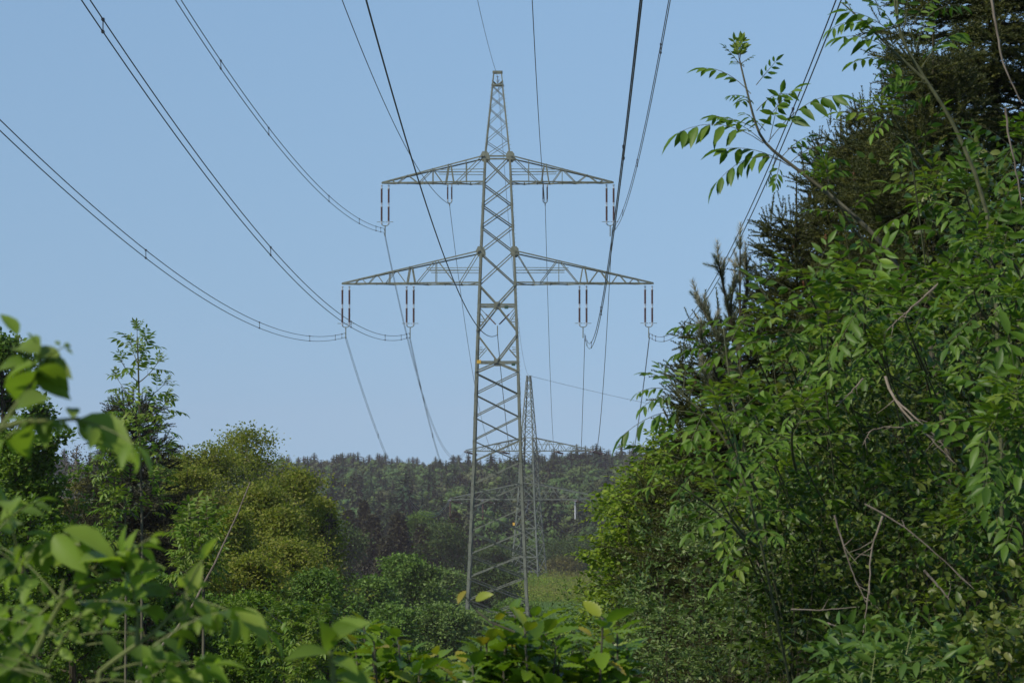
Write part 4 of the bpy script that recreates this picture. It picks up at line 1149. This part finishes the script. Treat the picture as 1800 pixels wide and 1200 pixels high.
# ------------------------------------------------------------------ ash: the branch on the sky, laid out leaf by leaf
def ash_plant(label, stems, leaves, Y, seed, shoots=(), base=None, mat_=L_ASH, stem_mat=M_ASHST, tufts=()):
    g = np.random.default_rng(seed)
    b = np.array(base if base is not None else at(stems[0][0][0][0], 850, Y)); b[2] = gz(b[0], b[1]) - .05
    root = thing('ash_tree', label, 'tree', b, 'ash shoots on the right'); ms, ml = MB(), MB()
    for k, (st, r0, r1) in enumerate([(s[0], s[1], s[2]) for s in [q if len(q) == 3 and not isinstance(q[0], (int, float)) and isinstance(q[1], float) else (q, .012, .004) for q in stems]]):
        P = atv([(x, y, Y + (d[0] if d else 0)) for x, y, *d in st])
        if k == 0: P = np.concatenate([[b], P])
        t = np.linspace(0, 1, len(P)); T = np.linspace(0, 1, 24); Q = np.array([np.interp(T, t, P[:, j]) for j in range(3)]).T
        for _ in range(2): Q[1:-1] = (Q[:-2] + 2 * Q[1:-1] + Q[2:]) / 4
        ms.tube(Q, np.linspace(r0, r1, 24), 7)
    for (bx, by, tx, ty, *o) in leaves:
        o = list(o) + [None] * 6
        dy = o[0] if o[0] is not None else g.normal() * .06
        arch = o[1] if o[1] is not None else .15; dr = o[2] if o[2] is not None else .5; roll = o[3] if o[3] is not None else g.normal() * .2
        pr = o[4] or 4; rr = o[5] if o[5] is not None else np.clip(.5 + g.normal() * .15, 0, 1)
        compound(ml, ms, at(bx, by, Y), at(tx, ty, Y + dy), g, arch, pr, .33, T_LEAFLET, dr, rr=rr, roll=roll, rs=.002)
    for (x, y, dx, dyp, L) in tufts:
        p = at(x, y, Y); d = nrm(at(x + dx, y + dyp, Y) - p)
        for i in range(6):
            compound(ml, ms, p, p + nrm(d + rand_unit(g, 1)[0] * .4) * L, g, .03, 3, .45, T_LEAFLET, -.1, rr=.93)
    for pts, nodes, leaf, rr in shoots:
        P = atv(pts); P = bez(P[0], P[1], P[2], 10) if len(P) == 3 else np.linspace(P[0], P[1], 8)
        ash_shoot(ml, ms, P, .007, g, nodes, leaf, .3, rr)
    ms.build('stem', stem_mat, root); ml.build('foliage', mat_, root, smooth=True)
    return root


Y = 14.0
leaves = [(1320, 165, 1238, 120, .05, .25, .35), (1300, 112, 1275, 84, 0, .05, 0), (1303, 112, 1322, 100, 0, .05, 0), (1308, 118, 1290, 108, .1, .1, .2),
          (1329, 150, 1364, 108, 0, .02, .1, 1.0), (1322, 178, 1285, 168, -.1, .15, .3), (1322, 180, 1300, 180, .15, .15, .4),
          (1326, 225, 1255, 205, .05, .12, .3), (1342, 252, 1195, 232, -.05, .3, .95, .1, 5), (1342, 250, 1262, 205, .12, .15, .3),
          (1350, 250, 1470, 168, .02, .28, .55, -.3, 5), (1352, 250, 1372, 165, -.1, .05, .4, .8), (1335, 230, 1395, 158, .05, .1, .5), (1330, 195, 1385, 165, .12, .25, .6),
          (1388, 292, 1262, 318, .0, .45, .8, .1, 5), (1388, 292, 1270, 262, .1, .2, .4), (1375, 275, 1420, 240, .0, .15, .6), (1390, 285, 1450, 255, -.05, .2, .6),
          (1365, 272, 1350, 315, .02, -.1, .5, .6), (1372, 280, 1362, 322, -.1, -.1, .5, .5), (1405, 300, 1475, 280, .1, .2, .6), (1400, 305, 1440, 300, -.12, .1, .5),
          (1420, 320, 1480, 300, .1, .2, .5), (1345, 230, 1310, 200, -.12, .1, .4)]
ash_plant('ash branch reaching far left onto the open sky', [([(1690, 640), (1570, 445), (1520, 395), (1470, 352), (1420, 312), (1385, 285), (1345, 256), (1330, 228), (1318, 180), (1308, 140), (1300, 105)], .013, .004)],
          leaves, Y, 71, stem_mat=M_BARK, tufts=[(1300, 108, 0, -20, .1)],
          shoots=[([(1540, 440, 14.1), (1500, 420, 14.0), (1455, 320, 13.8)], 3, .2, .55)])

leaves = []
g = np.random.default_rng(72)
for bx, by, tx, ty in [(1590, 80, 1490, 20), (1585, 70, 1530, 0), (1580, 100, 1480, 65), (1570, 110, 1500, 110), (1600, 60, 1570, -5), (1565, 80, 1520, 40), (1590, 110, 1545, 130), (1595, 130, 1555, 105), (1610, 90, 1630, 30),
                       (1600, 140, 1560, 150), (1620, 120, 1680, 60), (1560, 60, 1515, 70), (1605, 40, 1640, 0), (1630, 30, 1690, 10), (1590, 50, 1600, -20), (1640, 150, 1560, 155), (1650, 160, 1600, 190), (1500, 25, 1475, -10), (1540, 40, 1462, 50)]:
    leaves.append((bx, by, tx, ty, g.normal() * .12, .2, g.uniform(.3, .8)))
ash_plant('ash top with many leaves at the upper edge', [([(1760, 420), (1680, 220), (1620, 130), (1590, 80), (1575, 30), (1570, -30)], .011, .004), ([(1625, 140), (1570, 90), (1520, 40), (1480, 5)], .007, .003), ([(1578, 40), (1578, 20), (1576, -30)], .006, .004)],
          leaves, 13.0, 73)

# sprays at the left edge of the mass
leaves = [(1190, 690, 1135, 655, 0, .25, .3), (1185, 690, 1122, 690, .05, .25, .6), (1200, 700, 1130, 715, -.05, .3, .9), (1195, 695, 1160, 645, .05, .1, .1), (1200, 700, 1205, 650, .1, .1, .2), (1210, 705, 1225, 670, -.1, .15, .4),
          (1235, 730, 1098, 762, .0, .3, .8, .1, 4), (1240, 720, 1215, 775, -.12, .1, .3, .5), (1260, 730, 1245, 690, .1, .1, .4), (1275, 735, 1330, 720, .1, .2, .5), (1285, 740, 1295, 800, -.15, .05, .4, .9)]
ash_plant('ash shoot with bright leaves at the left end of the mass', [([(1330, 900), (1290, 800), (1260, 750), (1225, 715), (1195, 690), (1180, 672)], .0055, .004)], leaves, 11.5, 74, base=at(1500, 850, 12.6),
          shoots=[([(1330, 860, 11.6), (1290, 800, 11.4), (1262, 720, 11.2)], 4, .2, .6), ([(1290, 860, 11.8), (1230, 810, 11.6), (1170, 800, 11.4)], 4, .21, .55), ([(1310, 950, 11.5), (1270, 900, 11.4), (1190, 850, 11.3)], 4, .2, .55),
                  ([(1330, 960, 11.2), (1290, 930, 11.0), (1262, 865, 10.9)], 3, .2, .6)])
leaves = [(1275, 590, 1192, 575, 0, .25, .4), (1272, 620, 1190, 622, .05, .25, .5), (1280, 640, 1225, 600, .0, .15, .3), (1285, 600, 1310, 560, .1, .15, .3), (1282, 630, 1335, 600, -.1, .2, .4)]
ash_plant('slim ash stem with upright leaves below the pine', [([(1340, 900), (1290, 720), (1279, 640), (1272, 575)], .0055, .004)], leaves, 12.5, 75, base=at(1500, 850, 13.2))

# many leafy ash shoots over the mass
def field(label, seed, spots, Y0, Y1, leaf=.285, nodes=4, base=None, rr=.5, lmin=55, lmax=120):
    g = np.random.default_rng(seed); sh = []
    for x, y in spots:
        Yc = g.uniform(Y0, Y1); dx = g.uniform(-60, 15); L = g.uniform(lmin, lmax)
        sh.append(([(x - dx * .8, y + L, Yc + .25), (x + g.normal() * 10, y + L * .5, Yc + .1), (x + dx * .4, y, Yc - .1)], nodes, leaf * g.uniform(.85, 1.15), np.clip(rr + g.normal() * .12, 0, 1)))
    cx = np.mean([s[0] for s in spots])
    st = [[(x - (x - cx) * .0, y + 60)] for x, y in spots[:1]]
    m = [([(cx + 90 if base is None else base - 10, 1250, .9), (cx + 50 if base is None else base - 60, 1000, .7), (spots[0][0] + 10, spots[0][1] + 60)], .0045, .0035)] + [([(s[0] + g.uniform(40, 110), s[1] + g.uniform(160, 240), .6), (s[0] + 30, s[1] + 130, .3), (s[0], s[1] + 60)], .0045, .0035) for s in spots[1:]]
    return ash_plant(label, m, [], (Y0 + Y1) / 2, seed, shoots=sh, base=base if base is None else at(base, 850, Y1))


field('ash sprays hanging before the middle spruces', 81, [(1430, 490), (1380, 560), (1450, 580), (1510, 480), (1400, 640), (1350, 620), (1490, 640)], 12.2, 13.6)
field('ash sprays under the long bare branch', 82, [(1540, 560), (1600, 540), (1650, 500), (1570, 620), (1630, 600), (1520, 520), (1690, 560)], 12, 13.4)
field('ash sprays below the upper leafy top', 83, [(1590, 200), (1640, 330), (1710, 340)], 12.6, 14)
field('ash sprays along the right edge', 84, [(1795, 250), (1790, 440), (1740, 430), (1780, 540), (1730, 510), (1800, 600)], 11, 12.6)
field('bright ash spray at the middle of the right edge', 85, [(1790, 690), (1770, 740), (1740, 760), (1800, 770), (1790, 850)], 10.2, 11.2)
field('ash sprays above the lime green tree', 86, [(1330, 700), (1360, 760), (1310, 780), (1400, 720), (1370, 850), (1300, 880), (1330, 930)], 11.6, 13, base=1500)
field('ash sprays deep in the middle of the thicket', 87, [(1450, 760), (1510, 820), (1430, 880), (1580, 860), (1640, 850), (1560, 960), (1480, 940)], 13, 14.5, .26)
field('ash sprays in the lower right thicket', 88, [(1660, 930), (1720, 880), (1750, 960), (1690, 1010), (1780, 1020), (1620, 1060)], 12, 13.5, .26)

# ------------------------------------------------------------------ serrated bush in the bottom centre
def big_bush(label, tips, base_px, Y, seed, leaf, group, rr=.35):
    g = np.random.default_rng(seed); b = at(base_px, 850, Y); b[2] = gz(b[0], Y) - .05
    root = thing('hazel_bush', label, 'bush', b, group); ms, ml = MB(), MB()
    for (x, y, n, sp) in [(x_ + dx_, y_ + dy_, n_ + 1, s_) for (x_, y_, n_, s_) in tips for dx_, dy_ in ((0, 0), (17, 26), (-15, 34))]:
        p = at(x, y, Y + g.normal() * .12); q = b + (p - b) * np.array([.5, .5, .6]) + np.array([g.normal() * .04, 0, 0])
        P = bez(b, q, p, 10); ms.tube(P, np.linspace(.006, .0025, 10), 6)
        d0 = nrm(P[-1] - P[-2])
        for i in range(n):
            f = (i + .5) / n; o = P[-1] - d0 * sp * (1 - f) * 1.2
            az = i * 2.4 + g.normal() * .3; rd = np.array([math.cos(az), math.sin(az), 0])
            d = nrm(rd + d0 * (.15 + .9 * f) - UP * (.55 * (1 - f)) + g.normal(size=3) * .12)
            s0 = o + d * .012; ms.tube(np.array([o, s0]), [.0016, .0012], 4)
            young = (f > .86 and g.random() < .6) or g.random() < .05
            ml.inst(T_BIG, s0[None], d[None], (UP + rd * .35 * (1 - f) + g.normal(size=3) * .3)[None], leaf * (g.uniform(.75, 1.15) * (.75 if f > .85 else 1)), np.clip(rr + (.38 if young else 0) + g.normal() * .13, 0, 1))
    ms.build('stem', M_BARK, root); ml.build('foliage', L_CHERRY, root, smooth=True)
    return root


HG = 'serrated bushes in the bottom centre'
T1 = [(905, 1075, 11, .12), (935, 1085, 10, .1), (870, 1095, 10, .1), (960, 1110, 10, .1), (900, 1130, 12, .12), (845, 1135, 10, .1), (985, 1140, 10, .1), (930, 1165, 12, .1), (870, 1175, 12, .1), (820, 1165, 9, .1), (1010, 1180, 10, .1), (960, 1195, 12, .1), (900, 1210, 12, .1), (840, 1215, 10, .1)]
big_bush('serrated leaf bush in the very bottom centre before the tower foot', T1, 910, 7.6, 91, .088, HG, .28)
big_bush('smaller serrated leaf bush right of the central one', [(1060, 1085, 9, .1), (1085, 1110, 9, .1), (1045, 1120, 9, .1), (1075, 1150, 9, .1), (1050, 1180, 9, .1), (1090, 1190, 8, .1)], 1065, 7.8, 92, .085, HG, .34)
big_bush('serrated leaf bush left of the central one with reddish tips', [(640, 1100, 7, .08), (670, 1110, 7, .08), (700, 1120, 7, .08), (720, 1150, 8, .08), (660, 1150, 8, .08), (690, 1175, 9, .08), (745, 1165, 8, .08), (640, 1180, 8, .08), (770, 1150, 7, .08), (790, 1180, 9, .08), (720, 1200, 9, .08)], 710, 8.6, 93, .086, HG, .34)
# two yellow leaves on a bare twig in front of the tower's left leg
root = thing('twig', 'thin twig with two yellow leaves crossing the tower leg', 'twig', at(905, 1110, 7.4)); ms, ml = MB(), MB()
P = atv([(905, 1110, 7.4), (860, 1092, 7.4), (835, 1070, 7.4), (818, 1048, 7.4)]); ms.tube(P, [.003, .0025, .002, .0012], 5)
ml.inst(T_BIG, atv([(836, 1053, 7.4)]), (at(868, 1036, 7.35) - at(836, 1053, 7.4))[None], [[-.2, -.8, .5]], .055, .72)
ml.inst(T_BIG, atv([(818, 1038, 7.4)]), (at(795, 1062, 7.35) - at(818, 1038, 7.4))[None], [[-.5, -.7, .5]], .045, .88)
ms.build('stem', M_BARK, root); ml.build('foliage', L_CHERRY, root, smooth=True)
root = thing('seedling', 'blurred green sprig rising at the bottom left of centre', 'plant', at(585, 1260, 3.4)); ms, ml = MB(), MB()
P = atv([(590, 1300, 3.4), (588, 1200, 3.4), (578, 1130, 3.4)]); ms.tube(P, [.004, .0035, .003], 6)
for bx, by, tx, ty, n, s in [(580, 1150, 512, 1140, (.1, -.5, 1), .075), (580, 1125, 630, 1085, (-.3, -.7, .6), .07), (582, 1118, 612, 1100, (0, -.9, .3), .06), (585, 1190, 660, 1195, (0, -.4, 1), .07), (580, 1160, 625, 1165, (.1, -.4, .9), .05), (582, 1140, 575, 1105, (.3, -1, .2), .045), (586, 1200, 530, 1215, (0, -.4, 1), .06)]:
    a, c = at(bx, by, 3.4), at(tx, ty, 3.36); ml.inst(T_ROSE, a[None], (c - a)[None], [n], np.linalg.norm(c - a) * 1.05, g.uniform(.4, .7))
ms.build('stem', M_GSTEM, root); ml.build('foliage', L_ROSE, root, smooth=True)

# ------------------------------------------------------------------ blurred rose bush at lower left and sprig at upper left
def rose(label, stems, leaves, Y, seed, rnd_leaves=(), singles=()):
    g = np.random.default_rng(seed); b = at(stems[0][0][0], 850, Y); b[2] = gz(b[0], Y) - .05
    root = thing('rose_bush', label, 'bush', b); ms, ml = MB(), MB()
    for k, st in enumerate(stems):
        P = atv([(x, y, Y) for x, y in st])
        if k == 0: P = np.concatenate([[b], P])
        T = np.linspace(0, 1, 16); t = np.linspace(0, 1, len(P)); Q = np.array([np.interp(T, t, P[:, j]) for j in range(3)]).T
        Q[1:-1] = (Q[:-2] + 2 * Q[1:-1] + Q[2:]) / 4
        ms.tube(Q, np.linspace(.0034, .0018, 16), 6)
    for (bx, by, tx, ty, pr, ll, roll, dr, rr) in leaves:
        compound(ml, ms, at(bx, by, Y), at(tx, ty, Y + g.normal() * .03), g, .12, pr, ll, T_ROSE, dr, .3, roll, rr, .0012, fwd=.35)
    for bx, by, tx, ty, nx_, ny_, nz_, rr in singles:
        a, c = at(bx, by, Y + g.normal() * .03), at(tx, ty, Y + g.normal() * .04)
        ml.inst(T_ROSE, a[None], (c - a)[None], [(nx_ * .6 - .35, ny_ * .6 - .15, nz_ * .6 + .35)], np.linalg.norm(c - a), min(1, rr + .12))
    for (x0, y0, x1, y1, n) in rnd_leaves:
        for _ in range(n):
            x, y = g.uniform(x0, x1), g.uniform(y0, y1); a = g.uniform(-.4, 3.5); L = g.uniform(120, 175); dY = g.uniform(-.1, .35)
            compound(ml, ms, at(x, y, Y + dY), at(x + math.cos(a) * L, y - math.sin(a) * L * .7, Y + dY + g.normal() * .03), g, .15, 3, .4, T_ROSE, g.uniform(.1, .5), .3, g.normal() * .5, np.clip(.3 + g.normal() * .2, 0, .9), .0012, fwd=.35)
    ms.build('stem', M_GSTEM, root); ml.build('foliage', L_ROSE, root, smooth=True)
    return root


rose('blurred rose bush filling the lower left corner', [[(150, 1200), (192, 1166), (240, 1132), (271, 1112), (306, 1074), (330, 1050)], [(60, 1150), (108, 1054), (178, 1018)], [(110, 1060), (108, 1040), (112, 1018)], [(240, 1132), (243, 1080)]],
     [(243, 1090, 222, 985, 4, .55, 1.35, .0, .45), (178, 1018, 95, 945, 3, .5, .2, .5, .6), (160, 1000, 250, 960, 3, .45, .3, .3, .65), (330, 1045, 250, 1030, 2, .4, .4, .3, .75), (325, 1050, 470, 1110, 3, .35, .2, .8, .65), (320, 1055, 355, 985, 1, .6, .9, .0, .95), (328, 1045, 320, 1110, 2, .5, .8, .2, .6),
      (30, 960, 5, 880, 2, .55, .9, .1, .5), (60, 960, 130, 935, 3, .5, .2, .7, .6), (60, 965, 20, 1010, 2, .5, .4, .5, .65), (215, 985, 265, 945, 2, .5, .4, .2, .8), (150, 960, 60, 955, 3, .5, .1, .8, .6), (300, 1090, 380, 1090, 3, .4, .1, .8, .55)],
     3.6, 101, [(-20, 1110, 300, 1240, 24), (-40, 1020, 110, 1120, 9), (-30, 930, 30, 1000, 2)],
     [(224, 1015, 160, 1010, .1, -.6, .8, .5), (226, 1010, 282, 985, -.1, -.6, .8, .45), (233, 1045, 165, 1042, 0, -.6, .8, .4), (236, 1045, 290, 1030, 0, -.6, .8, .45), (240, 1072, 190, 1070, 0, -.5, .8, .4), (243, 1075, 285, 1068, 0, -.5, .8, .4), (222, 1000, 150, 955, .3, -.7, .6, .6), (222, 992, 228, 930, -.4, -.8, .3, .5),
      (95, 940, 140, 1000, -.4, -.8, .3, .5), (110, 930, 210, 965, .2, -.4, .9, .6), (60, 950, 85, 1010, .4, -.9, .2, .5), (40, 955, 20, 1010, -.4, -.9, .2, .6), (20, 900, 15, 860, .6, -.8, .1, .5), (0, 920, 30, 875, .3, -.8, .4, .6), (150, 950, 145, 1005, .4, -.9, .2, .45),
      (330, 1045, 352, 985, .8, -.6, .1, .95), (325, 1050, 318, 1095, .7, -.7, .1, .6), (340, 1050, 375, 1090, .4, -.8, .3, .6), (380, 1070, 372, 1115, .6, -.8, .1, .55), (400, 1068, 440, 1118, .3, -.6, .7, .65), (420, 1070, 472, 1115, .2, -.4, .9, .75), (310, 1040, 275, 1030, 0, -.5, .9, .6)])
rose('blurred rose sprig at the left edge before the maple', [[(-60, 830), (0, 755), (28, 713), (48, 685), (66, 655), (72, 630)], [(0, 752), (40, 742), (90, 740), (140, 735)]],
     [(66, 655, 30, 590, 1, .7, .3, .1, .6), (68, 645, 112, 610, 2, .3, .9, 0, .9), (130, 738, 235, 780, 2, .5, .2, .6, .6), (60, 742, 10, 770, 2, .5, .3, .6, .4), (40, 742, 90, 735, 2, .5, .2, .9, .45), (50, 680, 60, 640, 2, .6, .8, .2, .5), (72, 640, 60, 600, 2, .4, .8, 0, .8)],
     3.0, 102, (), [(68, 622, 20, 588, .2, -.7, .7, .6), (72, 625, 100, 618, 0, -.6, .8, .7), (66, 640, 0, 655, .1, -.5, .9, .45), (70, 645, 118, 668, -.2, -.5, .8, .55), (70, 655, 112, 690, -.4, -.7, .5, .45), (66, 650, 30, 680, .4, -.7, .5, .4), (74, 635, 122, 648, 0, -.3, 1, .7), (74, 628, 92, 598, .7, -.7, .2, .9),
      (140, 735, 232, 782, .15, -.35, .9, .55), (140, 738, 172, 786, -.4, -.8, .4, .6), (110, 738, 125, 765, -.3, -.8, .4, .5), (85, 742, 75, 770, .3, -.8, .4, .4), (60, 745, 30, 782, .4, -.8, .4, .4), (55, 742, 20, 738, .2, -.5, .8, .4), (128, 735, 128, 705, .8, -.6, .1, .7), (30, 715, 70, 690, -.6, -.7, .3, .5), (10, 742, 45, 725, 0, -.5, .8, .5)])
